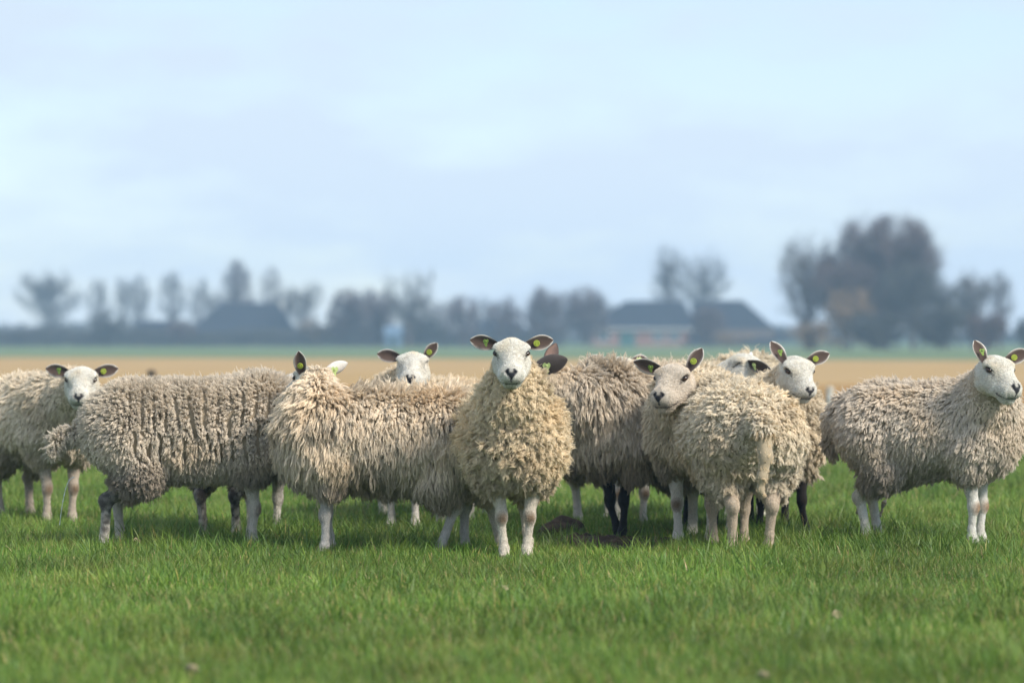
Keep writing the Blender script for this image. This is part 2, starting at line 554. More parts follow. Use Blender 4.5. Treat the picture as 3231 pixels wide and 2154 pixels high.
TREES = [
    # name, label, category, px, d, top_y, width, style, twigs, radius, material
    ('bare_tree', 'round bare tree at the far left, alone beside the low blue woods', 'tree', 152, 540, 838, 215, 'round', 1500, 0.045, M_TWIG_G, 0),
    ('bare_tree', 'slim bare tree just right of the round leftmost tree', 'tree', 312, 540, 868, 85, 'poplar', 620, 0.045, M_TWIG_G, 0),
    ('bare_tree', 'left one of the twin slender bare trees above the dark shed', 'tree', 388, 540, 866, 80, 'poplar', 520, 0.045, M_TWIG_G, 0),
    ('bare_tree', 'right one of the twin slender bare trees above the dark shed', 'tree', 440, 540, 856, 80, 'poplar', 620, 0.045, M_TWIG_G, 0),
    ('bare_tree', 'slender bare tree between the dark shed and the left farmhouse roof', 'tree', 542, 540, 846, 95, 'poplar', 760, 0.045, M_TWIG_G, 0),
    ('bare_tree', 'thin pale bare tree close left of the left farmhouse roof', 'tree', 628, 540, 858, 85, 'poplar', 420, 0.045, M_TWIG_G, 0),
    ('bare_tree', 'dense narrow bare tree rising behind the left farmhouse ridge', 'tree', 748, 505, 812, 110, 'poplar', 1100, 0.055, M_TWIG, 0),
    ('bare_tree', 'faint pale bare tree behind the right end of the left farmhouse', 'tree', 855, 520, 832, 105, 'poplar', 430, 0.05, M_TWIG, 0),
    ('bare_tree', 'low faint bare tree between the left farmhouse and the spreading tree', 'tree', 960, 470, 880, 150, 'round', 480, 0.045, M_TWIG_G, 0),
    ('bare_tree', 'tall spreading bare tree with fanned limbs near the picture middle', 'tree', 1290, 420, 772, 215, 'vase', 620, 0.045, M_TWIG_G, 0),
    ('bare_tree', 'bare tree with a thick trunk right behind the brick barn ridge', 'tree', 2108, 480, 762, 120, 'poplar', 800, 0.05, M_TWIG_G, 0),
    ('bare_tree', 'bare leaning tree behind the barn, right beside the thick trunked one', 'tree', 2215, 485, 772, 190, 'round', 800, 0.05, M_TWIG_G, 0.5),
    ('bare_tree', 'pale open bare tree on the left flank of the huge domed tree', 'tree', 2545, 330, 712, 190, 'dome', 1100, 0.034, M_TWIG_G, 0),
    ('bare_tree', 'huge domed bare tree at the right, the tallest on the horizon', 'tree', 2795, 330, 660, 365, 'dome', 6500, 0.036, M_TWIG, 0),
    ('bare_tree', 'dense dark bare tree in front of the huge dome, right of its centre', 'tree', 2880, 322, 820, 240, 'round', 1900, 0.04, M_TWIG_D, 0),
    ('bare_tree', 'smaller two topped bare tree right of the huge domed tree', 'tree', 3070, 330, 838, 130, 'round', 900, 0.035, M_TWIG_G, 0),
    ('bare_tree', 'rightmost small bare tree with a tufted top', 'tree', 3155, 335, 836, 90, 'poplar', 560, 0.035, M_TWIG_G, 0),
    ('bare_tree', 'faint bare tree filling the gap left of the dense tree behind the left farmhouse', 'tree', 690, 530, 905, 110, 'round', 700, 0.04, M_TWIG_G, 0),
    ('bare_tree', 'faint low bare tree right of the pale tree at the left farmhouse end', 'tree', 905, 530, 900, 120, 'round', 700, 0.04, M_TWIG_G, 0),
    ('bare_tree', 'grey bare tree just left of the fanned tree crown', 'tree', 1130, 500, 895, 150, 'round', 900, 0.04, M_TWIG, 0),
    ('bare_tree', 'grey bare tree just right of the fanned tree crown', 'tree', 1390, 500, 935, 150, 'round', 700, 0.04, M_TWIG, 0),
    ('bare_tree', 'thin bare tree above the blue walled house behind the main sheep', 'tree', 1540, 520, 925, 130, 'round', 600, 0.04, M_TWIG_G, 0),
    ('bare_tree', 'rounded bare tree between the two dark shrubs left of the barn', 'tree', 1780, 500, 905, 150, 'round', 900, 0.04, M_TWIG, 0),
    ('bare_tree', 'bare tree touching the left slope of the barn roof', 'tree', 1915, 500, 930, 120, 'round', 650, 0.04, M_TWIG_G, 0),
    ('bare_tree', 'brown twiggy tree filling the foot of the huge dome on its left', 'tree', 2660, 325, 790, 210, 'round', 2200, 0.032, M_TWIG, 0),
    ('bare_tree', 'brown twiggy tree between the huge dome and the two topped tree', 'tree', 2985, 325, 880, 180, 'round', 1600, 0.032, M_TWIG_D, 0),
]
for i, (nm, lb, ct, px, d, ty, w, st, nt_, rt, mt, ln) in enumerate(TREES):
    bare_tree(nm, lb, ct, px, d, ty, w * 1.08, st, 100 + i, mt, int(nt_ * (1.7 if st != 'poplar' else 1.15)), rt * (0.70 if nt_ > 2000 else 0.54), group='bare trees along the horizon', lean=ln)

SHRUBS = [
    ('shrub', 'low grey shrub under the slim trees at the left', 330, 425, 985, 170, M_TWIG_D, 700),
    ('shrub', 'grey brown shrub against the left end of the left farmhouse', 570, 430, 1005, 120, M_TWIG, 500),
    ('shrub', 'ochre shrub right of the left farmhouse', 1000, 430, 1002, 160, M_TWIG_O, 420),
    ('shrub', 'bushy grey shrub left below the fanned tree', 1090, 428, 905, 130, M_TWIG, 700),
    ('shrub', 'bushy grey shrub directly left of the fanned tree trunk', 1195, 426, 912, 150, M_TWIG, 950),
    ('shrub', 'dark shrub at the foot of the fanned tree', 1330, 424, 975, 170, M_TWIG_D, 900),
    ('shrub', 'purple grey shrub above the main sheep left ear', 1460, 430, 925, 140, M_TWIG, 520),
    ('shrub', 'low purple grey shrub above the head of the main sheep', 1600, 435, 930, 150, M_TWIG, 520),
    ('shrub', 'rounded dark shrub left of the brick barn, first of two', 1715, 425, 898, 130, M_TWIG, 900),
    ('shrub', 'rounded dark shrub left of the brick barn, nearer its wall', 1850, 428, 898, 150, M_TWIG, 1000),
    ('shrub', 'brown shrub in front of the middle of the barn roof', 2235, 400, 962, 130, M_TWIG, 650),
    ('shrub', 'olive brown shrub in front of the barn right wing wall', 2300, 398, 1040, 190, M_TWIG_O, 420),
    ('shrub', 'ochre shrub glowing below the left side of the huge domed tree', 2680, 312, 905, 200, M_TWIG_O, 650),
    ('shrub', 'pale brown shrub at the left foot of the huge domed tree', 2560, 308, 1010, 190, M_TWIG_O, 520),
    ('shrub', 'dark dense shrub at the foot of the huge domed tree', 2760, 306, 985, 260, M_TWIG_D, 1300),
    ('shrub', 'dark dense shrub right of the huge domed tree foot', 2960, 308, 958, 260, M_TWIG_D, 1500),
    ('shrub', 'brown sloping shrub at the right, above the rightmost sheep back', 3105, 310, 985, 210, M_TWIG, 1300),
    ('shrub', 'dark shrub cut by the right picture edge', 3235, 330, 995, 70, M_TWIG_D, 500),
]
for i, (nm, lb, px, d, ty, w, mt, nt_) in enumerate(SHRUBS):
    bare_tree(nm, lb, 'shrub', px, d, ty, w, 'bush', 300 + i, mt, nt_, 0.05, group='shrubs along the horizon')


def woodland():
    r = np.random.default_rng(5)
    A = []; B = []; R = []
    n = 9000
    x = r.uniform(-190, 190, n)
    nf = NoiseField(3, 0.02, 6, 2)
    h = 3.0 + 1.3 * nf(np.stack([x, x * 0, x * 0], 1))
    y = r.uniform(560, 580, n)
    z0 = r.random(n) * h * 0.7
    a = np.stack([x, y, z0], 1)
    b = a + np.stack([r.normal(0, 0.9, n), r.normal(0, 0.9, n), r.uniform(0.4, 1.5, n)], 1)
    b[:, 2] = np.minimum(b[:, 2], h)
    V, F = tube_mesh((a, b, np.full(n, 0.16), np.full(n, 0.05)), 3)
    o = mesh_obj('woodland', V, F, M_TWIG_D)
    tag(o, 'low dark line of far woodland along the whole horizon', 'woodland', kind='stuff')
    # hedge nearer
    n = 9000
    x = r.uniform(-62, 6, n)
    h = 1.9 + 1.0 * nf(np.stack([x * 3, x * 0 + 5, x * 0], 1))
    y = r.uniform(438, 446, n)
    z0 = r.random(n) * h * 0.8
    a = np.stack([x, y, z0], 1)
    b = a + np.stack([r.normal(0, 0.5, n), r.normal(0, 0.5, n), r.uniform(0.2, 0.8, n)], 1)
    V, F = tube_mesh((a, b, np.full(n, 0.07), np.full(n, 0.03)), 3)
    o = mesh_obj('hedgerow', V, F, M_TWIG_D)
    tag(o, 'dark bare hedgerow running along the far meadow edge', 'hedge', kind='stuff')


woodland()

# ------------------------------------------------------------------ buildings
def hip_roof(x0, x1, y0, y1, ze, rx0, rx1, zr, over=0.4):
    ym = (y0 + y1) / 2
    v = [(x0 - over, y0 - over, ze), (x1 + over, y0 - over, ze), (x1 + over, y1 + over, ze), (x0 - over, y1 + over, ze), (rx0, ym, zr), (rx1, ym, zr),
         (x0 - over, y0 - over, ze - 0.15), (x1 + over, y0 - over, ze - 0.15), (x1 + over, y1 + over, ze - 0.15), (x0 - over, y1 + over, ze - 0.15)]
    f = [(0, 1, 5, 4), (1, 2, 5), (2, 3, 4, 5), (3, 0, 4), (0, 6, 7, 1), (1, 7, 8, 2), (2, 8, 9, 3), (3, 9, 6, 0), (6, 9, 8, 7)]
    return v, f


def window(parent, x0, x1, z0, z1, y):
    v, f = box_vf(x0, x1, y - 0.06, y - 0.003, z0, z1)
    w = mesh_obj('window', v, f, M_PALE, parent)
    for k in range(2):
        a = x0 + 0.08 + k * (x1 - x0 - 0.08) / 2
        b = a + (x1 - x0 - 0.08) / 2 - 0.08
        v, f = box_vf(a, b, y - 0.075, y - 0.062, z0 + 0.08, z1 - 0.08)
        mesh_obj('pane', v, f, M_GLASS, w)
    return w


def barn():
    d = 450.0
    k = d / FPX
    X = lambda px: (px - 2020) * k
    Z = lambda py: py2z(py, d)
    root = empty('farm_barn', (px2x(2020, d), d, 0))
    tag(root, 'low brick barn with two dark hipped roofs right of centre', 'barn')
    ze = Z(1032)
    v, f = box_vf(X(1872), X(2195), 0, 11, 0, ze)
    mesh_obj('wall', v, f, M_BRICK, root)
    v, f = box_vf(X(2196), X(2440), -1.5, 12, 0, ze * 0.9)
    mesh_obj('wall', v, f, M_BRICK_D, root)
    v, f = hip_roof(X(1872), X(2185), 0, 11, ze + 0.02, X(1978), X(2162), Z(948))
    mesh_obj('roof', v, f, M_ROOF, root)
    v, f = hip_roof(X(2190), X(2478), -1.5, 12, Z(1075), X(2196), X(2352), Z(946))
    mesh_obj('roof', v, f, M_ROOF, root)
    v, f = box_vf(X(1868), X(2188), -0.45, -0.08, ze - 0.30, ze - 0.14)
    mesh_obj('fascia', v, f, M_PALE, root)
    for a, b in ((1885, 1925), (2060, 2095), (2110, 2145)):
        window(root, X(a), X(b), 0.6, 1.7, 0)
    v, f = box_vf(X(1955), X(2005), -0.06, -0.003, 0, 1.75)
    dr = mesh_obj('door', v, f, M_DOOR, root)
    v, f = box_vf(X(1998), X(2001), -0.10, -0.062, 0.85, 1.0)
    mesh_obj('handle', v, f, M_PALE, dr)


def farmhouse():
    d = 470.0
    k = d / FPX
    X = lambda px: (px - 760) * k
    Z = lambda py: py2z(py, d)
    root = empty('farmhouse', (px2x(760, d), d, 0))
    tag(root, 'dark farmhouse with a broad hipped roof at the left horizon', 'house')
    ze = Z(1046)
    v, f = box_vf(X(610), X(905), 0, 12, 0, ze)
    mesh_obj('wall', v, f, M_BRICK_D, root)
    v, f = hip_roof(X(606), X(910), 0, 12, ze + 0.02, X(688), X(872), Z(953))
    rf = mesh_obj('roof', v, f, M_ROOF, root)
    v, f = box_vf(X(874), X(886), 5.6, 6.6, Z(990), Z(948))
    mesh_obj('highlight_block', v, f, M_PALE, rf)  # pale block added by the ridge end to stand in for a sunlit highlight
    for a, b in ((650, 680), (730, 760), (820, 850)):
        window(root, X(a), X(b), 0.5, 1.4, 0)
    d2 = 455.0
    k2 = d2 / FPX
    r2 = empty('field_shed', (px2x(485, d2), d2, 0))
    tag(r2, 'low dark shed left of the left farmhouse, under slender trees', 'shed')
    w = 62 * k2
    v, f = box_vf(-w, w, 0, 6, 0, py2z(1045, d2))
    mesh_obj('wall', v, f, M_BRICK_D, r2)
    v, f = hip_roof(-w, w, 0, 6, py2z(1045, d2) + 0.02, -w * 0.85, w * 0.85, py2z(1012, d2))
    mesh_obj('roof', v, f, M_ROOF, r2)
    d3 = 400.0
    k3 = d3 / FPX
    r3 = empty('garden_shed', (px2x(1240, d3), d3, 0))
    tag(r3, 'small pale blue shed at the foot of the fanned tree', 'shed')
    w = 26 * k3
    v, f = box_vf(-w, w, 0, 2, 0, py2z(1056, d3))
    mesh_obj('wall', v, f, M_BLUE, r3)
    zz = py2z(1056, d3)
    v = [(-w - .1, -.1, zz + .01), (w + .1, -.1, zz + .01), (w + .1, 2.1, zz + .01), (-w - .1, 2.1, zz + .01), (-w - .1, 1, zz + .9), (w + .1, 1, zz + .9)]
    mesh_obj('roof', v, [(0, 1, 5, 4), (2, 3, 4, 5), (0, 4, 3), (1, 2, 5), (0, 3, 2, 1)], M_BLUE, r3)
    v, f = box_vf(-0.3, 0.3, -0.05, -0.003, 0, zz * 0.8)
    mesh_obj('door', v, f, M_GLASS, r3)
    d4 = 470.0
    k4 = d4 / FPX
    r4 = empty('low_house', (px2x(1570, d4), d4, 0))
    tag(r4, 'low blue walled house behind the main sheep head', 'house')
    w = 95 * k4
    v, f = box_vf(-w, w, 0, 7, 0, py2z(1058, d4))
    mesh_obj('wall', v, f, M_BLUE, r4)
    v, f = hip_roof(-w, w, 0, 7, py2z(1058, d4) + .02, -w * .7, w * .7, py2z(1012, d4))
    mesh_obj('roof', v, f, M_ROOF, r4)


barn()
farmhouse()


# ------------------------------------------------------------------ fence posts
def post(px, d, top_y, w, lean, mat, label):
    root = empty('fence_post', (px2x(px, d), d, 0))
    root.rotation_euler = (0, lean, 0)
    tag(root, label, 'fence post')
    h = py2z(top_y, d)
    n = 8
    a = np.arange(n) / n * 2 * math.pi
    V = []
    for z, r in ((-0.3, w), (h * 0.5, w * 0.97), (h - 0.02, w * 0.95), (h, w * 0.7)):
        for t in a:
            V.append((math.cos(t) * r, math.sin(t) * r, z))
    F = [(k * n + i, k * n + (i + 1) % n, (k + 1) * n + (i + 1) % n, (k + 1) * n + i) for k in range(3) for i in range(n)]
    F.append(tuple(range(3 * n, 4 * n)))
    mesh_obj('post', V, F, mat, root)
    v, f = box_vf(-0.015, 0.015, -w - 0.02, -w + 0.01, h - 0.14, h - 0.09)
    mesh_obj('insulator', v, f, M_PALE, root)


post(478, 41.5, 1166, 0.05, 0.0, M_POST_D, 'dark wooden post top just above the back of the cracked fleece sheep')
post(2606, 40.5, 1218, 0.045, 0.10, M_POST_P, 'pale leaning post left of the rightmost sheep')

# ------------------------------------------------------------------ sheep: implicit body -> mesh, fleece of strands
def d_cone(P, a, b, ra, rb):
    ab = b - a
    t = np.clip(((P - a) @ ab) / max(1e-9, ab @ ab), 0, 1)
    return np.linalg.norm(P - (a + t[..., None] * ab), axis=-1) - (ra + t * (rb - ra))


def d_ell(P, c, r, R):
    q = (P - c) @ R
    k0 = np.linalg.norm(q / r, axis=-1)
    k1 = np.linalg.norm(q / (r * r), axis=-1) + 1e-9
    return k0 * (k0 - 1.0) / k1


def smin(a, b, k):
    h = np.clip(0.5 + 0.5 * (b - a) / k, 0, 1)
    return b * (1 - h) + a * h - k * h * (1 - h)


def prim_eval(p, P):
    if p[0] == 'c':
        return d_cone(P, p[1], p[2], p[3], p[4])
    return d_ell(P, p[1], p[2], p[3])


def prim_bb(p):
    if p[0] == 'c':
        m = max(p[3], p[4])
        return np.minimum(p[1], p[2]) - m, np.maximum(p[1], p[2]) + m
    m = p[2].max()
    return p[1] - m, p[1] + m


def eval_points(prims, P):
    D = np.full(len(P), 1.0)
    for p in prims:
        d = prim_eval(p, P)
        if p[-1] == 'sub':
            D = -smin(-D, d, p[-2])
        else:
            D = smin(D, d, p[-2])
    return D


def eval_grid(prims, xs, ys, zs):
    D = np.full((len(xs), len(ys), len(zs)), 0.5, np.float32)
    for p in prims:
        lo, hi = prim_bb(p)
        mg = p[-2] * 1.5 + 0.035
        i0, i1 = np.searchsorted(xs, lo[0] - mg), np.searchsorted(xs, hi[0] + mg)
        j0, j1 = np.searchsorted(ys, lo[1] - mg), np.searchsorted(ys, hi[1] + mg)
        k0, k1 = np.searchsorted(zs, lo[2] - mg), np.searchsorted(zs, hi[2] + mg)
        if i1 <= i0 or j1 <= j0 or k1 <= k0:
            continue
        G = np.stack(np.meshgrid(xs[i0:i1], ys[j0:j1], zs[k0:k1], indexing='ij'), -1)
        d = prim_eval(p, G)
        s = D[i0:i1, j0:j1, k0:k1]
        if p[-1] == 'sub':
            D[i0:i1, j0:j1, k0:k1] = -smin(-s, d, p[-2])
        else:
            D[i0:i1, j0:j1, k0:k1] = smin(s, d, p[-2])
    return D


def surface_nets(D, lo, h):
    nx, ny, nz = D.shape
    ins = D < 0
    corners = [(i, j, k) for i in (0, 1) for j in (0, 1) for k in (0, 1)]
    cnt = np.zeros((nx - 1, ny - 1, nz - 1), np.int8)
    for i, j, k in corners:
        cnt += ins[i:nx - 1 + i, j:ny - 1 + j, k:nz - 1 + k]
    act = (cnt > 0) & (cnt < 8)
    ci, cj, ck = np.nonzero(act)
    n = len(ci)
    idx = np.full(act.shape, -1, np.int64)
    idx[ci, cj, ck] = np.arange(n)
    acc = np.zeros((n, 3)); num = np.zeros(n)
    for a in corners:
        for ax in range(3):
            if a[ax]:
                continue
            b = list(a); b[ax] = 1
            va = D[ci + a[0], cj + a[1], ck + a[2]]
            vb = D[ci + b[0], cj + b[1], ck + b[2]]
            cr = (va < 0) != (vb < 0)
            t = np.where(cr, va / np.where(cr, va - vb, 1), 0)
            p = np.tile(np.array(a, float), (n, 1))
            p[:, ax] += t
            acc += p * cr[:, None]; num += cr
    V = lo + (np.stack([ci, cj, ck], 1) + acc / num[:, None]) * h
    F = []
    for ax in range(3):
        sl0 = [slice(None)] * 3; sl1 = [slice(None)] * 3
        sl0[ax] = slice(0, -1); sl1[ax] = slice(1, None)
        a, b = ins[tuple(sl0)], ins[tuple(sl1)]
        e = a != b
        o1, o2 = (ax + 1) % 3, (ax + 2) % 3
        I = np.stack(np.nonzero(e), 1)
        fl = a[e]
        ok = (I[:, o1] > 0) & (I[:, o2] > 0) & (I[:, o1] < D.shape[o1] - 1) & (I[:, o2] < D.shape[o2] - 1)
        I = I[ok]; fl = fl[ok]

        def cell(d1, d2):
            J = I.copy(); J[:, o1] -= d1; J[:, o2] -= d2
            return idx[J[:, 0], J[:, 1], J[:, 2]]
        q = np.stack([cell(1, 1), cell(0, 1), cell(0, 0), cell(1, 0)], 1)
        q[~fl] = q[~fl][:, ::-1]
        F.append(q)
    F = np.concatenate(F)
    F = F[(F >= 0).all(1)]
    return V, F


def mesh_box(prims, lo, hi, h):
    lo = np.array(lo, float); hi = np.array(hi, float)
    n = np.ceil((hi - lo) / h).astype(int) + 1
    ax = [lo[i] + np.arange(n[i]) * h for i in range(3)]
    D = eval_grid(prims, *ax)
    return surface_nets(D, lo, h)


I3 = np.eye(3)


def unit(v):
    v = np.asarray(v, float)
    return v / (np.linalg.norm(v) + 1e-12)


def ear_mesh(L, Wd, cup):
    """leaf shaped cupped ear: x along, y across, opening towards +z"""
    nu, nv = 14, 9
    V = []; C = []
    for side in (1, -1):
        for i in range(nu):
            u = 1 - (1 - i / (nu - 1)) ** 1.5
            w = Wd * (0.42 + 0.64 * math.sin(math.pi * min(1, u * 0.84 + 0.05))) * (1 - u ** 4.5) ** 0.5
            if i == nu - 1: w = Wd * 0.10
            for j in range(nv):
                v = j / (nv - 1) * 2 - 1
                c = cup * (1 - 0.55 * u)
                ang = v * c
                y = w * math.sin(ang) / max(0.2, c) if c > 0.05 else w * v
                z = w * (1 - math.cos(ang)) / max(0.2, c) * 1.0
                th = 0.0035 * (1 - abs(v) ** 4) * (1 - u * 0.4) + 0.0006
                V.append((u * L, y, z + side * th - 0.03 * L * math.sin(u * 3)))
                C.append((side, u, abs(v)))
    F = []
    n1 = nu * nv
    for i in range(nu - 1):
        for j in range(nv - 1):
            a = i * nv + j
            F.append((a, a + nv, a + nv + 1, a + 1))
            F.append((n1 + a, n1 + a + 1, n1 + a + nv + 1, n1 + a + nv))
    for i in range(nu - 1):
        for j, fl in ((0, 0), (nv - 1, 1)):
            a = i * nv + j
            q = (a, n1 + a, n1 + a + nv, a + nv)
            F.append(q if not fl else q[::-1])
    for j in range(nv - 1):
        a = (nu - 1) * nv + j
        F.append((a, n1 + a, n1 + a + 1, a + 1))
    return np.array(V), F, np.array(C)


def tag_button(mat, parent, M, r=0.0142):
    V = []; F = []
    n = 14
    prof = [(0.0, 0.006), (0.35, 0.0075), (0.42, 0.0035), (0.66, 0.003), (0.72, 0.005), (1.0, 0.0045), (1.0, 0.0), (0.25, -0.002)]
    for rr, z in prof:
        for i in range(n):
            a = i / n * 2 * math.pi
            V.append((math.cos(a) * rr * r, math.sin(a) * rr * r, z))
    for k in range(len(prof) - 1):
        for i in range(n):
            F.append((k * n + i, k * n + (i + 1) % n, (k + 1) * n + (i + 1) % n, (k + 1) * n + i)[::-1])
    o = mesh_obj('ear_tag', V, F, mat, parent)
    o.matrix_local = M
    return o


def tag_flag(mat, parent, M, s=1.0):
    """heart / flag shaped tag plate with a round stud"""
    pts = [(-0.016, 0.012), (-0.019, 0.004), (-0.012, -0.010), (-0.003, -0.028), (0.004, -0.030), (0.008, -0.024), (0.007, -0.012), (0.016, 0.002), (0.015, 0.012), (0.008, 0.017), (0.0, 0.010), (-0.008, 0.017)]
    n = len(pts)
    V = [(x * s, y * s, 0.0012) for x, y in pts] + [(x * s, y * s, -0.0012) for x, y in pts]
    F = [tuple(range(n)), tuple(range(2 * n - 1, n - 1, -1))] + [(i, i + n, (i + 1) % n + n, (i + 1) % n) for i in range(n)]
    m = 10
    b = len(V)
    for rr, z in ((0.0055, 0.0013), (0.0045, 0.006), (0.002, 0.0065)):
        for i in range(m):
            a = i / m * 2 * math.pi
            V.append((math.cos(a) * rr * s, 0.004 * s + math.sin(a) * rr * s, z))
    for k in range(2):
        for i in range(m):
            F.append((b + k * m + i, b + k * m + (i + 1) % m, b + (k + 1) * m + (i + 1) % m, b + (k + 1) * m + i))
    F.append(tuple(range(b + 2 * m, b + 3 * m)))
    o = mesh_obj('ear_tag', V, F, mat, parent)
    o.matrix_local = M
    return o


def frame_matrix(o, x, z):
    x = unit(x); z = np.asarray(z, float); z = unit(z - x * (z @ x)); y = np.cross(z, x)
    return Matrix(((x[0], y[0], z[0], o[0]), (x[1], y[1], z[1], o[1]), (x[2], y[2], z[2], o[2]), (0, 0, 0, 1)))


def hair_object(name, pts, rad, tint, mat, parent):
    """pts (N,K,3), rad (N,K), tint (N,3)"""
    N, K, _ = pts.shape
    hc = bpy.data.hair_curves.new(name)
    hc.add_curves([K] * N)
    hc.position_data.foreach_set('vector', np.ascontiguousarray(pts, np.float32).ravel())
    at = hc.attributes.get('radius') or hc.attributes.new('radius', 'FLOAT', 'POINT')
    at.data.foreach_set('value', np.ascontiguousarray(rad, np.float32).ravel())
    c4 = np.ones((N, 4), np.float32); c4[:, :3] = tint
    at = hc.attributes.new('tint', 'FLOAT_COLOR', 'CURVE')
    at.data.foreach_set('color', c4.ravel())
    hc.materials.append(mat)
    o = bpy.data.objects.new(name, hc)
    COL.objects.link(o)
    o.parent = parent
    return o


STYLES = {
    # spacing and radius of the locks, their length, how far they bend over, gravity, curl, clumping, strands per lock
    'chunky': dict(sp=0.0125, R=0.0090, L=0.043, bend=0.62, hang=0.50, curl=0.008, turns=1.1, clump=0.48, S=15, rough=0.42, lump=0.70, frizz=0.0045, bk=0.05, crimp=0.0030),
    'lank':   dict(sp=0.0115, R=0.0072, L=0.062, bend=1.00, hang=1.30, curl=0.004, turns=1.2, clump=0.60, S=12, rough=0.20, lump=0.30, frizz=0.0040, bk=0.0, crimp=0.0022),
    'dense':  dict(sp=0.0095, R=0.0072, L=0.042, bend=0.40, hang=0.45, curl=0.002, turns=1.0, clump=0.34, S=10, rough=0.16, lump=0.12, frizz=0.0026, bk=0.05, crimp=0.0015),
    'pointy': dict(sp=0.0110, R=0.0072, L=0.036, bend=0.88, hang=0.95, curl=0.004, turns=1.0, clump=0.60, S=12, rough=0.24, lump=0.26, frizz=0.0026, bk=0.25, crimp=0.0018),
    'lumpy':  dict(sp=0.0115, R=0.0082, L=0.032, bend=0.80, hang=0.75, curl=0.006, turns=1.3, clump=0.56, S=14, rough=0.26, lump=0.52, frizz=0.0028, bk=0.1, crimp=0.0022),
}


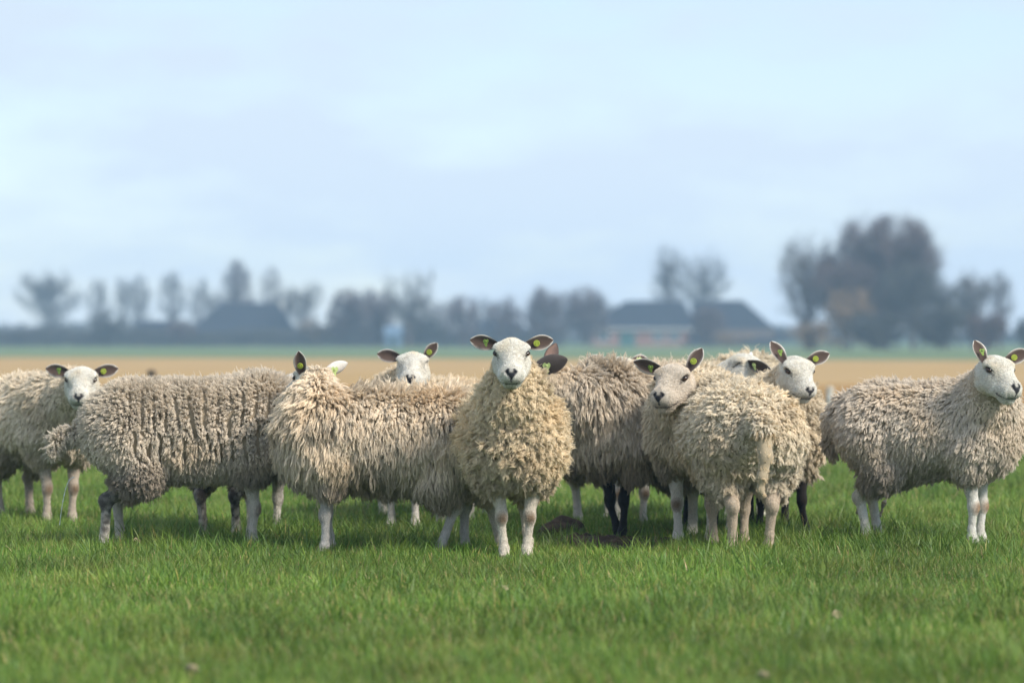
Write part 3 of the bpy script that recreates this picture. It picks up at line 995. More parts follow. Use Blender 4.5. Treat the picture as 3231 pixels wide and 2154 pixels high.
def make_sheep(label, front, d, heading, head, yaw, pitch, style, seed, s=1.0, lx=1.0, roll=0.0, at='front',
               legs=None, face=(0.60, 0.57, 0.515), legc=(0.62, 0.58, 0.52), knee=(0.24, 0.165, 0.105), mud=(0, 0, 0, 0), earc=None,
               ears=None, tags=('flag', 'button'), tail='hang', wool=(0.52, 0.445, 0.335), dens=1.0, closed=False, cracks=False,
               nose=1.0, fat=1.0, name='sheep', nape=(-0.030, -0.062, 0.078), chin_green=0.0, belly_dirt=0.5):
    r = np.random.default_rng(seed)
    hv = unit([heading[0], heading[1], 0.0])
    lx_front, lx_hind = 0.245 * lx, -0.285 * lx
    fx = px2x(front, d)
    off = (lx_front if at == 'front' else lx_hind) * s
    ox, oy = fx - hv[0] * off, d - hv[1] * off
    rz = math.atan2(hv[1], hv[0])
    root = empty(name, (ox, oy, 0), rz, s)
    tag(root, label, 'sheep', 'sheep standing in the pasture')
    cr, sr = math.cos(rz), math.sin(rz)

    def to_local(p):
        q = np.array([p[0] - ox, p[1] - oy, p[2]]) / s
        return np.array([cr * q[0] + sr * q[1], -sr * q[0] + cr * q[1], q[2]])

    def dir_local(v):
        return np.array([cr * v[0] + sr * v[1], -sr * v[0] + cr * v[1], v[2]])
    hpx, hpy, hd = head
    H0 = to_local((px2x(hpx, hd), hd, py2z(hpy, hd)))
    yw = math.radians(yaw); p = math.radians(pitch - 8)
    ax = dir_local((math.cos(p) * math.cos(yw), math.cos(p) * math.sin(yw), -math.sin(p)))
    ay = dir_local((-math.sin(yw), math.cos(yw), 0.0))
    az = np.cross(ax, ay)
    if roll:
        c, q = math.cos(roll), math.sin(roll)
        ay, az = ay * c + az * q, az * c - ay * q
    R = np.stack([ax, ay, az], 1)           # head -> local

    def h(x, y, z):
        return H0 + R @ np.array([x, y, z])
    # ---- prims
    wool_p = []; skin_p = []
    A = lambda *v: np.array(v, float)
    f = fat

    def c(lst, a, b, ra, rb, k): lst.append(('c', np.asarray(a, float), np.asarray(b, float), ra, rb, k, 'add'))
    def e(lst, cc, rr, k, Rm=I3): lst.append(('e', np.asarray(cc, float), np.asarray(rr, float), Rm, k, 'add'))
    e(wool_p, A(-0.235 * lx, 0, 0.560), A(0.215 * lx, 0.215 * f, 0.200), 0.05)
    e(wool_p, A(-0.02, 0, 0.545), A(0.31 * lx, 0.228 * f, 0.215), 0.06)
    e(wool_p, A(0.215 * lx, 0, 0.565), A(0.215 * lx, 0.205 * f, 0.215), 0.06)
    e(wool_p, A(0.32 * lx, 0, 0.50), A(0.115, 0.15 * f, 0.145), 0.06)
    # neck
    nb = h(nape[0], 0, nape[1])
    n0 = A(0.275 * lx, 0, 0.615)
    mid = (n0 + nb) / 2 + A(0.015, 0, 0.0)
    c(wool_p, n0, mid, 0.168, 0.128, 0.07)
    c(wool_p, mid, nb, 0.126, nape[2], 0.05)
    legs = legs or [(0, 0)] * 4               # front left, front right, hind left, hind right
    feet = []
    for i in range(4):
        dx, dy = legs[i]
        sg = 1 if i % 2 == 0 else -1
        if i < 2:
            bx = 0.235 * lx
            J = [A(bx, sg * 0.11, 0.46), A(bx - 0.01 + dx * .15, sg * 0.092 + dy * .15, 0.315), A(bx + 0.008 + dx * .55, sg * 0.075 + dy * .55, 0.195),
                 A(bx + 0.002 + dx * .85, sg * 0.072 + dy * .85, 0.095), A(bx + 0.004 + dx, sg * 0.072 + dy, 0.056), A(bx + 0.026 + dx, sg * 0.073 + dy, 0.018)]
            c(wool_p, J[0], J[0] * 0.42 + J[1] * 0.58, 0.100, 0.070, 0.05)
            c(skin_p, J[1] + A(0, 0, 0.03), J[2] + A(0, 0, 0.03), 0.040, 0.0225, 0.03)
            e(skin_p, J[2] + A(0.004, 0, 0), A(0.0275, 0.0265, 0.034), 0.02)
            c(skin_p, J[2] - A(0, 0, 0.03), J[3], 0.0175, 0.0150, 0.012)
            c(skin_p, J[3], J[4], 0.0150, 0.0205, 0.012)
            c(skin_p, J[4], J[5], 0.0205, 0.0185, 0.012)
            feet.append((J, 'f'))
        else:
            bx = -0.275 * lx
            J = [A(bx + 0.02, sg * 0.115, 0.50), A(bx + 0.085, sg * 0.115, 0.37), A(bx - 0.035 + dx * .5, sg * 0.092 + dy * .5, 0.235),
                 A(bx - 0.012 + dx * .85, sg * 0.088 + dy * .85, 0.105), A(bx - 0.004 + dx, sg * 0.088 + dy, 0.058), A(bx + 0.02 + dx, sg * 0.089 + dy, 0.018)]
            c(wool_p, J[0], J[1], 0.125, 0.090, 0.05)
            md = J[1] * 0.52 + J[2] * 0.48
            c(wool_p, J[1], md, 0.088, 0.056, 0.04)
            c(skin_p, md, J[2], 0.044, 0.026, 0.03)
            e(skin_p, J[2] + A(-0.008, 0, 0), A(0.028, 0.022, 0.034), 0.02)
            c(skin_p, J[2], J[3], 0.0225, 0.0175, 0.015)
            c(skin_p, J[3], J[4], 0.0175, 0.0220, 0.012)
            c(skin_p, J[4], J[5], 0.0220, 0.0195, 0.012)
            feet.append((J, 'h'))
        # cloven hoof
        hf = J[5]
        for q in (-1, 1):
            c(skin_p, hf + A(-0.006, q * 0.010, 0.004), hf + A(0.022, q * 0.011, -0.006), 0.015, 0.009, 0.006)
    # tail
    tb = A(-0.425 * lx, 0, 0.665)
    if tail == 'hang':
        tp = [tb, tb + A(-0.055, 0, -0.07), tb + A(-0.065, 0.005, -0.19), tb + A(-0.055, 0.005, -0.24)]
        tr = [0.045, 0.038, 0.024, 0.016]
    elif tail == 'bare':
        tp = [A(-0.44 * lx, 0, 0.61), A(-0.52 * lx, 0.0, 0.565), A(-0.56 * lx, -0.006, 0.46), A(-0.565 * lx, 0.012, 0.37), A(-0.56 * lx, 0.018, 0.315), A(-0.565 * lx, 0.004, 0.29)]
        tr = [0.055, 0.042, 0.030, 0.022, 0.013, 0.009]
    else:
        tp = [tb + A(0.02, 0, -0.15), tb + A(-0.07, 0.0, -0.125), tb + A(-0.145, 0, -0.165), tb + A(-0.165, 0, -0.225)]
        tr = [0.045, 0.030, 0.028, 0.020]
    tail_p = []
    for i in range(len(tp) - 1):
        c(tail_p, tp[i], tp[i + 1], tr[i], tr[i + 1], 0.02)
    wool_p += tail_p
    # head
    hx = 0.93 * (1 + 0.045 * float(np.clip(r.normal(), -1.5, 1.5)))
    mw = 1 + 0.06 * float(np.clip(r.normal(), -1.5, 1.5))
    hp = []
    e(hp, h(0.0, 0, 0.0), A(0.082, 0.076 * (2 - mw), 0.070), 0.02, R)
    c(hp, h(0.03 * hx, 0, 0.010), h(0.140 * hx, 0, 0.000), 0.063, 0.038, 0.03)
    for sg in (1, -1):
        e(hp, h(0.022, sg * 0.052, 0.044), A(0.030, 0.030, 0.018), 0.025, R)
        c(hp, h(0.015, sg * 0.032, -0.042), h(0.125 * hx, sg * 0.020, -0.036), 0.050, 0.038, 0.03)
        e(hp, h(0.155 * hx, sg * 0.022, -0.020), A(0.031, 0.030 * mw, 0.034 * mw), 0.02, R)
    e(hp, h(0.165 * hx, 0, -0.012), A(0.032, 0.036, 0.036), 0.02, R)
    e(hp, h(0.142 * hx, 0, -0.064), A(0.037, 0.039, 0.025), 0.012, R)
    skin_p += hp
    subs = []
    for sg in (1, -1):
        subs.append(('e', h(0.038, sg * 0.080, 0.030), A(0.021, 0.016, 0.013), R, 0.012, 'sub'))
        subs.append(('e', h(0.190 * hx, sg * 0.0185, 0.012), A(0.010, 0.006, 0.008), R, 0.005, 'sub'))
        subs.append(('c', h(0.165, sg * 0.034, -0.047), h(0.110, sg * 0.055, -0.044), 0.0035, 0.002, 0.006, 'sub'))
    subs.append(('c', h(0.183, -0.014, -0.048), h(0.183, 0.014, -0.048), 0.004, 0.004, 0.006, 'sub'))
    subs.append(('c', h(0.190, 0, -0.008), h(0.190, 0, -0.040), 0.003, 0.003, 0.005, 'sub'))
    if tail == 'bare':                       # the cleft either side of the tail
        for sg in (1, -1):
            subs.append(('c', A(-0.50 * lx, sg * 0.062, 0.55), A(-0.47 * lx, sg * 0.055, 0.34), 0.036, 0.046, 0.03, 'sub'))
    allp = wool_p + skin_p + subs
    # ---- meshes: trunk coarse, legs and head finer
    xr = 0.62 * lx
    lowest = min(H0[2] - 0.26, 0.39) if H0[2] < 0.6 else 0.39
    Vt, Ft = mesh_box(allp, (-xr - 0.1, -0.30, 0.375), (xr + 0.15, 0.30, 1.05), 0.0125)
    Vl, Fl = mesh_box(wool_p + skin_p + subs[-2:] if tail == 'bare' else wool_p + skin_p, (-xr - 0.1, -0.30, -0.005), (xr, 0.30, 0.39), 0.0068)
    hlo = H0 - 0.155; hhi = H0 + 0.155
    ends = np.stack([h(0.2, 0, -0.02), h(0.19, 0, -0.08)])
    hlo = np.minimum(hlo, ends.min(0) - 0.06); hhi = np.maximum(hhi, ends.max(0) + 0.06)
    Vh, Fh = mesh_box(allp, hlo, hhi, 0.0046)
    # drop trunk faces that the head box covers in full
    Ft0, Fl0 = Ft, Fl
    inner = ((Vt > hlo + 0.03) & (Vt < hhi - 0.03)).all(1)
    Ft = Ft[~inner[Ft].all(1)]
    if H0[2] < 0.6:
        inner = ((Vl > hlo + 0.03) & (Vl < hhi - 0.03)).all(1)
        Fl = Fl[~inner[Fl].all(1)]
    V = np.concatenate([Vt, Vl, Vh])
    F = np.concatenate([Ft, Fl + len(Vt), Fh + len(Vt) + len(Vl)])
    # ---- pigment
    dw = eval_points(wool_p, V); ds = eval_points(skin_p, V)
    n1 = NoiseField(seed + 1, 9, 12, 2)(V); n2 = NoiseField(seed + 2, 30, 12, 2)(V)
    C = np.tile(np.array(wool) * np.array([0.72, 0.66, 0.58]), (len(V), 1))
    isk = ds < dw + 0.004
    Q = (V - H0) @ R
    ishead = isk & (eval_points(hp, V) < 0.012)
    isleg = isk & ~ishead
    # legs
    lc = np.tile(np.array(legc), (len(V), 1)) * (1 + 0.10 * n1[:, None])
    for i, (J, kd) in enumerate(feet):
        near = np.linalg.norm((V - J[3])[:, :2], axis=1) < 0.10
        near &= (V[:, 1] * (1 if i % 2 == 0 else -1)) > -0.03
        m = near & (V[:, 0] > 0 if kd == 'f' else V[:, 0] < 0)
        dk = np.linalg.norm((V - (J[2] + A(0.028 if kd == 'f' else 0, 0, -0.004))) / A(0.030, 0.030, 0.030), axis=1)
        w = np.clip(1.35 - dk, 0, 1) * (0.95 if kd == 'f' else 0.3) * m
        lc = lc * (1 - w[:, None]) + np.array(knee) * w[:, None]
        w = smooth01(n1 * 0.5 + n2 * 0.4 + 0.7 * smooth01(V[:, 2], 0.05, 0.3), -0.6, 0.9) * mud[i] * m
        lc = lc * (1 - w[:, None]) + np.array((0.050, 0.040, 0.034)) * w[:, None]
        w = smooth01(-V[:, 2], -0.034, -0.020) * m
        lc = lc * (1 - w[:, None]) + np.array((0.10, 0.075, 0.05)) * w[:, None]
    C[isleg] = lc[isleg]
    # face
    fc = np.tile(np.array(face), (len(V), 1))
    warm = smooth01(n1, -0.3, 0.9) * smooth01(-Q[:, 0], -0.13, 0.02) * 0.55
    fc = fc * (1 - warm[:, None]) + fc * np.array((0.93, 0.80, 0.62)) * warm[:, None]
    gry = smooth01(NoiseField(seed + 4, 16, 12, 2)(V), 0.2, 1.1)[:, None] * 0.22
    fc = fc * (1 - gry) + fc * np.array((0.72, 0.70, 0.68)) * gry
    fc *= 1 + 0.07 * n2[:, None]
    yy = np.abs(Q[:, 1])
    ang = np.degrees(np.arctan2(Q[:, 2] + 0.012, Q[:, 0] - 0.150))
    vw = np.interp(ang, [-32, -8, 5, 30, 58, 72], [0.0028, 0.0035, 0.007, 0.020, 0.029, 0.016])
    w = (1 - smooth01(yy, vw * 0.85, vw * 1.15 + 0.0015)) * ((ang > -34) & (ang < 72) & (Q[:, 0] > 0.150)) * nose
    w = w * (1 - 0.75 * smooth01(ang, 38, 52) * (1 - smooth01(yy, 0.004, 0.012)))
    fc = fc * (1 - w[:, None]) + np.array((0.018, 0.018, 0.024)) * w[:, None]
    # grey lips and mouth line
    zl = -0.047 + 0.10 * (np.maximum(0, 0.165 - Q[:, 0])) * 0.3
    w = (1 - smooth01(np.abs(Q[:, 2] - zl), 0.002, 0.0065)) * smooth01(Q[:, 0], 0.105, 0.125) * 0.9
    fc = fc * (1 - w[:, None]) + np.array((0.045, 0.035, 0.035)) * w[:, None]
    w = (1 - smooth01(np.abs(Q[:, 2] + 0.036), 0.004, 0.020)) * smooth01(Q[:, 0], 0.140, 0.165) * 0.42 * (1 - smooth01(yy, 0.02, 0.04))
    fc = fc * (1 - w[:, None]) + np.array((0.22, 0.19, 0.20)) * w[:, None]
    if chin_green:
        w = smooth01(-Q[:, 2], 0.050, 0.075) * smooth01(Q[:, 0], 0.10, 0.14) * (1 - smooth01(yy, 0.012, 0.026)) * chin_green
        fc = fc * (1 - w[:, None]) + np.array((0.22, 0.20, 0.08)) * w[:, None]
    # eye rims and the tear line
    if closed:
        de = np.maximum(np.abs((Q[:, 2] - 0.030) - (Q[:, 0] - 0.038) * -0.5) / 0.0035, np.abs(Q[:, 0] - 0.038) / 0.020)
        w = (1 - smooth01(de, 0.8, 1.5)) * (yy > 0.04) * 0.9
    else:
        de = np.sqrt(((Q[:, 0] - 0.039) / 0.0185) ** 2 + ((Q[:, 2] - 0.029) / 0.0115) ** 2)
        w = (1 - smooth01(de, 0.95, 1.45)) * (yy > 0.045) * 0.92
        t2 = np.sqrt(((Q[:, 0] - 0.064) / 0.016) ** 2 + ((Q[:, 2] - 0.020 + (Q[:, 0] - 0.064) * 0.55) / 0.005) ** 2)
        w = np.maximum(w, (1 - smooth01(t2, 0.6, 1.3)) * (yy > 0.035) * 0.65)
    fc = fc * (1 - w[:, None]) + np.array((0.035, 0.026, 0.024)) * w[:, None]
    C[ishead] = fc[ishead]
    body = mesh_obj('body', V, F, M_SKIN, root, smooth=True, col=C)
    # ---- short coat of hair on face and legs
    Fa = np.concatenate([Fh + len(Vt) + len(Vl), Fl + len(Vt)])
    okf = np.where(np.arange(len(Fa)) < len(Fh), ishead[Fa].all(1), isleg[Fa].all(1) & (V[Fa[:, 0], 2] > 0.03))
    Fa = Fa[okf]
    q0, q1, q2, q3 = (V[Fa[:, i]] for i in range(4))
    nn = np.cross(q2 - q0, q3 - q1); ar = np.linalg.norm(nn, axis=1); nn /= ar[:, None] + 1e-12
    nc = int(26000 * min(1.0, dens))
    pk = r.choice(len(Fa), nc, p=ar / ar.sum())
    u, v = r.random((nc, 1)), r.random((nc, 1))
    cp = (q0[pk] * (1 - u) + q1[pk] * u) * (1 - v) + (q3[pk] * (1 - u) + q2[pk] * u) * v
    cn = nn[pk]
    hd_ = ishead[Fa[pk, 0]]
    fl = np.where(hd_[:, None], -ax * 0.9 - np.array([0, 0, 0.35]), np.array([0, 0, -1.0])) + r.normal(size=(nc, 3)) * 0.35
    fl = unit_rows(fl - cn * (fl * cn).sum(1)[:, None])
    cl = np.where(hd_, 0.009, 0.007) * r.uniform(0.6, 1.3, nc)
    eyed = np.minimum(np.linalg.norm(cp - h(0.038, 0.068, 0.030), axis=1), np.linalg.norm(cp - h(0.038, -0.068, 0.030), axis=1))
    cl *= np.where(eyed < 0.022, 0.25, 1.0)
    cl *= np.where(np.linalg.norm(cp - h(0.17, 0, -0.01), axis=1) < 0.04, 0.3, 1.0)
    cl *= np.where(C[Fa[pk, 0]].mean(1) < 0.06, 0.3, 1.0)
    sk3 = np.array([0, 0.5, 1.0])
    cpt = cp[:, None] + cl[:, None, None] * (cn[:, None] * np.array([-0.1, 0.28, 0.34])[None, :, None] + fl[:, None] * np.array([0, 0.42, 0.95])[None, :, None])
    ct = C[Fa[pk, 0]] * r.uniform(0.82, 1.15, (nc, 1)) * np.where(hd_, 1.5, 1.32)[:, None]
    hair_object('coat', cpt, np.tile(np.array([0.0007, 0.0006, 0.0003]), (nc, 1)), np.clip(ct, 0, 0.9), M_WOOL, root)
    # ---- eyes
    if not closed:
        n, m = 14, 9
        for sg in (1, -1):
            ev = []; ef = []
            for i in range(m + 1):
                th = math.pi * i / m
                for j in range(n):
                    ph = 2 * math.pi * j / n
                    ev.append((0.0175 * math.sin(th) * math.cos(ph), 0.0175 * math.cos(th), 0.0175 * math.sin(th) * math.sin(ph)))
            for i in range(m):
                for j in range(n):
                    ef.append((i * n + j, i * n + (j + 1) % n, (i + 1) * n + (j + 1) % n, (i + 1) * n + j))
            eo = mesh_obj('eye', ev, ef, M_EYE, root, smooth=True)
            o = h(0.038, sg * 0.0655, 0.030)
            eo.matrix_local = Matrix(((ax[0], ay[0], az[0], o[0]), (ax[1], ay[1], az[1], o[1]), (ax[2], ay[2], az[2], o[2]), (0, 0, 0, 1)))
            eo.scale = (1.0, 1.0, 0.72)
    # ---- ears
    for k, sg in enumerate((1, -1)):
        if ears and ears[k]:
            dv, ov = ears[k][0], ears[k][1]
            L, Wd, cup = ears[k][2] if len(ears[k]) > 2 else (0.125, 0.038, 1.25)
            dv, ov = dir_local(unit(dv)), dir_local(unit(ov))
        else:
            dv = R @ unit((-0.16, sg * 1.0, 0.14)); ov = R @ unit((0.80, 0.0, 0.45)); L, Wd, cup = 0.125, 0.038, 1.25
        EV, EF, EC = ear_mesh(L, Wd, cup)
        oc = np.array(earc[0] if earc else (0.70, 0.66, 0.61)); ic = np.array(earc[1] if earc else (0.088, 0.058, 0.047))
        cc = np.where(EC[:, :1] > 0, ic, oc)
        rim = smooth01(EC[:, 2] + 0.25 * smooth01(EC[:, 1], 0.8, 1.0), 0.70, 0.92)[:, None] * (EC[:, :1] > 0)
        cc = cc * (1 - rim) + oc * rim
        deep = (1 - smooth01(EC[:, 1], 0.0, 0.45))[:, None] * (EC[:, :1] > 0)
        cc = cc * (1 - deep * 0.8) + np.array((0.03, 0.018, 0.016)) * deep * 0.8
        ear = mesh_obj('ear', EV, EF, M_SKIN, root, smooth=True, col=cc)
        ob = h(-0.020, sg * 0.062, 0.036)
        Me = frame_matrix(ob, dv, ov)
        ear.matrix_local = Me
        tk = tags[k]
        if tk:
            tx = 0.40 * L
            down = np.array([0, 0, -1.0])
            Rm = np.array(Me.to_3x3())
            if tk in ('flag', 'flag_green'):
                dl = Rm.T @ down; dl[2] = 0; dl = unit(dl)
                Mt = frame_matrix((tx, 0.0, 0.026), (-dl[1], dl[0], 0.35), (0, 0, 1)) @ Matrix.Translation((0, 0.006, 0))
                tag_flag(M_TAG_G if tk == 'flag_green' else M_TAG_P, ear, Mt, 0.72)
            elif tk == 'flag_back':
                dl = Rm.T @ down; dl[2] = 0; dl = unit(dl)
                Mt = frame_matrix((tx, 0.0, -0.016), (dl[1], -dl[0], 0.0), (0, 0, -1))
                tag_flag(M_TAG_P, ear, Mt, 1.05)
            else:
                Mt = frame_matrix((tx, 0.0, 0.012), (1, 0, 0.2), (0, 0, 1))
                tag_button(M_TAG, ear, Mt)
    # ---- fleece
    st = STYLES[style]
    wool = np.array(wool) * np.array((1.55, 1.56, 1.61))
    wool = tuple(wool * min(1.0, 0.83 / wool.max()))
    Vw = np.concatenate([Vt, Vl]); Fw = np.concatenate([Ft0, Fl0 + len(Vt)])
    P0, P1, P2, P3 = (Vw[Fw[:, i]] for i in range(4))
    nrm = np.cross(P2 - P0, P3 - P1)
    area = 0.5 * np.linalg.norm(nrm, axis=1)
    cen = (P0 + P1 + P2 + P3) / 4
    dwc = eval_points(wool_p, cen); dsc = eval_points(skin_p, cen)
    keep = (dwc < dsc - 0.006)
    istr = np.arange(len(Fw)) < len(Ft0)
    keep &= np.where(istr, cen[:, 2] > 0.385, cen[:, 2] <= 0.385)
    pr = area * keep
    nl = int(pr.sum() / (st['sp'] ** 2) * dens * 1.15)
    pick = r.choice(len(Fw), nl, p=pr / pr.sum())
    u, v = r.random((nl, 1)), r.random((nl, 1))
    root_p = (P0[pick] * (1 - u) + P1[pick] * u) * (1 - v) + (P3[pick] * (1 - u) + P2[pick] * u) * v
    nv = nrm[pick] / (np.linalg.norm(nrm[pick], axis=1, keepdims=True) + 1e-12)
    eps = 0.006
    gr = np.stack([eval_points(wool_p, root_p + eps * A(*v)) - eval_points(wool_p, root_p - eps * A(*v)) for v in np.eye(3)], 1)
    gr /= np.linalg.norm(gr, axis=1, keepdims=True) + 1e-9
    nv = unit_rows(nv * 0.2 + gr * 0.8)
    if cracks:
        n5 = NoiseField(seed + 9, 5, 8, 2); n6 = NoiseField(seed + 11, 3, 6)

        def crack(Pq):
            xx = Pq[:, 0] + 0.016 * n5(Pq * A(0.5, 0.2, 1.0)) - 0.05 * (0.6 - Pq[:, 2])
            band = np.floor(Pq[:, 2] / 0.19 + 0.35 * n6(Pq))
            per = 0.056
            ph = (xx / per + band * 0.31) % 1.0
            cd = np.minimum(ph, 1 - ph) * per
            zone = smooth01(np.abs(Pq[:, 1]), 0.08, 0.17) * smooth01(Pq[:, 2], 0.38, 0.46) * (1 - smooth01(Pq[:, 2], 0.69, 0.75)) * smooth01(Pq[:, 0], -0.36, -0.2)
            return cd, 0.0088 * zone * smooth01(n5(Pq * 1.7 + 3), -0.7, 0.2), np.where(ph < 0.5, 1.0, -1.0), zone
        cd, wid, side, zone = crack(root_p)
        nv = unit_rows(nv + np.stack([side * np.exp(-(cd / 0.012) ** 2) * 0.25 * zone, 0 * cd, 0 * cd], 1))
    down = A(0, 0, -1.0)
    tang = down - nv * (nv @ down)[:, None]
    back = A(-1.0, 0, 0) - nv * (nv @ A(-1.0, 0, 0))[:, None]
    nf = [NoiseField(seed + 20 + i, 6, 10, 2) for i in range(3)]
    nz = np.stack([g(root_p) for g in nf], 1)
    rn = r.normal(size=(nl, 3))
    nh = np.stack([NoiseField(seed + 30 + i, 21, 14, 2)(root_p) for i in range(4)], 1)
    flow = tang * st['hang'] + back * st['bk'] + nz * st['rough'] * 0.6 + rn * st['rough'] * 0.5 + nh[:, :3] * st['lump'] + nv * 0.15
    flow -= nv * np.minimum(0, (flow * nv).sum(1))[:, None]
    flow = unit_rows(flow)
    L = st['L'] * (1 + 0.12 * nz[:, 0] + 0.10 * r.normal(size=nl) + 0.28 * st['lump'] * nh[:, 3]).clip(0.5, 1.6)
    # shorter wool round the face, the legs' ends and the tail tip
    dh = np.linalg.norm(root_p - H0, axis=1)
    L *= 0.34 + 0.66 * smooth01(dh, 0.10, 0.26 if nape[2] < 0.08 else 0.20)
    if tail == 'bare':
        L *= np.where((root_p[:, 0] < -0.485 * lx) & (root_p[:, 2] < 0.56) & (np.abs(root_p[:, 1]) < 0.045), 0.30, 1.0)
        L *= 1 - 0.55 * (root_p[:, 0] < -0.36 * lx) * (root_p[:, 0] > -0.485 * lx) * (1 - smooth01(np.abs(root_p[:, 1]), 0.05, 0.10)) * (1 - smooth01(root_p[:, 2], 0.54, 0.60))
    if tail == 'up':
        L *= np.where(root_p[:, 0] < -0.50 * lx, 0.8, 1.0)
    nk = 6
    sK = np.linspace(0, 1, nk)
    bend = st['bend']
    Cn = root_p[:, None, :] - nv[:, None, :] * 0.010 + L[:, None, None] * (nv[:, None, :] * (sK - 0.55 * bend * sK ** 2)[None, :, None] + flow[:, None, :] * (bend * sK ** 1.7)[None, :, None])
    uu = unit_rows(np.cross(nv, flow + 1e-4)); vv = np.cross(nv, uu)
    ph0 = r.uniform(0, 6.28, nl)
    turns = st['turns'] * r.uniform(0.6, 1.4, nl)
    aa = ph0[:, None] + turns[:, None] * 6.28 * sK[None]
    amp = st['curl'] * r.uniform(0.4, 1.5, nl)[:, None] * (sK ** 0.8)[None]
    Cn = Cn + (uu[:, None] * (np.cos(aa) * amp)[..., None] + flow[:, None] * (np.sin(aa) * amp * 0.6)[..., None])
    # strands
    S = st['S']
    N = nl * S
    li = np.repeat(np.arange(nl), S)
    rr = np.sqrt(r.random(N)) * st['R']
    th = r.uniform(0, 6.28, N)
    offv = uu[li] * (rr * np.cos(th))[:, None] + vv[li] * (rr * np.sin(th))[:, None]
    taper = 1 - st['clump'] * sK ** 1.3
    ln = r.uniform(0.72, 1.08, N)
    stray = r.random(N) < 0.03
    ln[stray] *= r.uniform(1.05, 1.4, stray.sum())
    base = Cn[li]
    pts = base[:, :1] + (base - base[:, :1]) * ln[:, None, None] + offv[:, None, :] * taper[None, :, None]
    fr = r.normal(size=(N, nk, 3)) * st['frizz'] * (sK ** 0.7)[None, :, None] * 0.55
    fr[stray] *= 2.6
    wv = np.sin(ph0[li][:, None] + r.normal(0, 0.7, N)[:, None] + 6.28 * 2.2 * sK[None]) * st['crimp'] * (sK ** 0.5)[None]
    pts = pts + fr + vv[li][:, None, :] * wv[..., None]
    if cracks:
        cd2, wid2 = crack(root_p[li] + offv)[:2]
        sel = cd2 > wid2
        pts = pts[sel]; li = li[sel]; N = len(li)
    rad = np.interp(sK, [0, 0.6, 1], [0.0013, 0.0012, 0.0006])[None, :] * r.uniform(0.8, 1.25, (N, 1))
    # tint: cream with per-lock variation, weathered patches, soiled belly and legs
    g1 = NoiseField(seed + 40, 2.2, 8, 2)(root_p)
    tl = np.tile(np.array(wool), (nl, 1)) * (1 + 0.10 * g1 + 0.065 * r.normal(size=nl))[:, None].clip(0.6, 1.35)
    yel = smooth01(NoiseField(seed + 41, 3, 8)(root_p), 0.0, 1.0)[:, None] * 0.5
    tl = tl * (1 - yel) + tl * np.array((1.0, 0.92, 0.80)) * yel
    stain = smooth01(NoiseField(seed + 43, 3.2, 9, 2)(root_p), 0.75, 1.25)[:, None] * 0.42
    tl = tl * (1 - stain) + np.array((0.26, 0.19, 0.115)) * stain
    dirt = (1 - smooth01(root_p[:, 2] + 0.05 * g1, 0.30, 0.46)) * belly_dirt
    tl = tl * (1 - dirt[:, None]) + np.array((0.16, 0.115, 0.08)) * dirt[:, None]
    if tail == 'bare':
        tm = (root_p[:, 0] < -0.49 * lx) & (root_p[:, 2] < 0.57) & (np.abs(root_p[:, 1]) < 0.045)
        tl[tm] *= np.array((0.90, 0.82, 0.70))
    tint = tl[li] * (1 + 0.05 * r.normal(size=(N, 1)))
    fo = hair_object('fleece', pts, rad, tint, M_WOOL, root)
    return root, N


def unit_rows(a):
    return a / (np.linalg.norm(a, axis=1, keepdims=True) + 1e-9)


NSTR = 0
def S(*a, **k):
    global NSTR
    o, n = make_sheep(*a, **k)
    NSTR += n
    return o


BLACK = (0.022, 0.018, 0.018)
sheep_main = S('sheep at the centre facing the camera with brown knees, head highest of all', 1627, 17.25, (0.13, -0.99), (1614, 1119, 16.98), -90.5, 38, 'chunky', 11,
               legs=[(0, -0.02), (0, 0.02), (0.0, 0.04), (-0.02, 0.09)], tags=('button', 'flag_green'), wool=(0.56, 0.47, 0.33), chin_green=0.7, fat=1.04,
               legc=(0.62, 0.565, 0.49), ears=None, dens=1.15, belly_dirt=0.25)
S('sheep second from left facing right, fleece split by dark vertical cracks, tail raised', 806, 18.0, (1.0, 0.02), (1010, 1270, 18.35), 20, 35, 'dense', 12, lx=1.13,
  legs=[(-0.02, 0.0), (0.0, 0.0), (-0.03, 0.0), (-0.09, 0.0)], tail='up', cracks=True, mud=(0.1, 0.1, 0.2, 0.9), tags=(None, None), wool=(0.49, 0.43, 0.345), s=1.03, dens=1.1)
S('long woolled sheep left of centre facing left, head turned away, two ears above its neck', 1028, 17.6, (-0.99, -0.12), (985, 1206, 17.75), 125, 20, 'lank', 13, lx=1.17, nape=(-0.045, -0.022, 0.083),
  legs=[(0.02, 0.0), (-0.02, 0.0), (0.07, 0), (-0.06, 0)], tags=('button', 'flag_back'), wool=(0.55, 0.47, 0.36), fat=1.05, s=0.965, legc=(0.55, 0.52, 0.49), knee=(0.4, 0.36, 0.32),
  ears=[((-0.15, -0.25, 1.0), (-0.25, -0.95, 0.05), (0.115, 0.036, 1.2)), ((0.9, 0.25, 0.45), (-0.1, 0.9, 0.3), (0.125, 0.034, 1.2))])
S('sheep half hidden behind the cracked fleece sheep, only dark muddy legs and nape showing', 693, 18.75, (0.35, 0.94), (855, 1228, 19.75), 80, 15, 'pointy', 14, at='hind',
  mud=(0.5, 0.5, 1, 1), tags=(None, None), dens=0.75, legs=[(0, 0), (0, 0), (0, 0.0), (0, 0.0)])
S('leftmost sheep, white face towards the camera, body cut by the left picture edge', 190, 20.4, (0.55, -0.83), (258, 1203, 20.05), -90, 36, 'pointy', 15, tags=('button', 'flag_green'),
  wool=(0.53, 0.46, 0.355), dens=0.9, legc=(0.5, 0.43, 0.36), s=1.03)
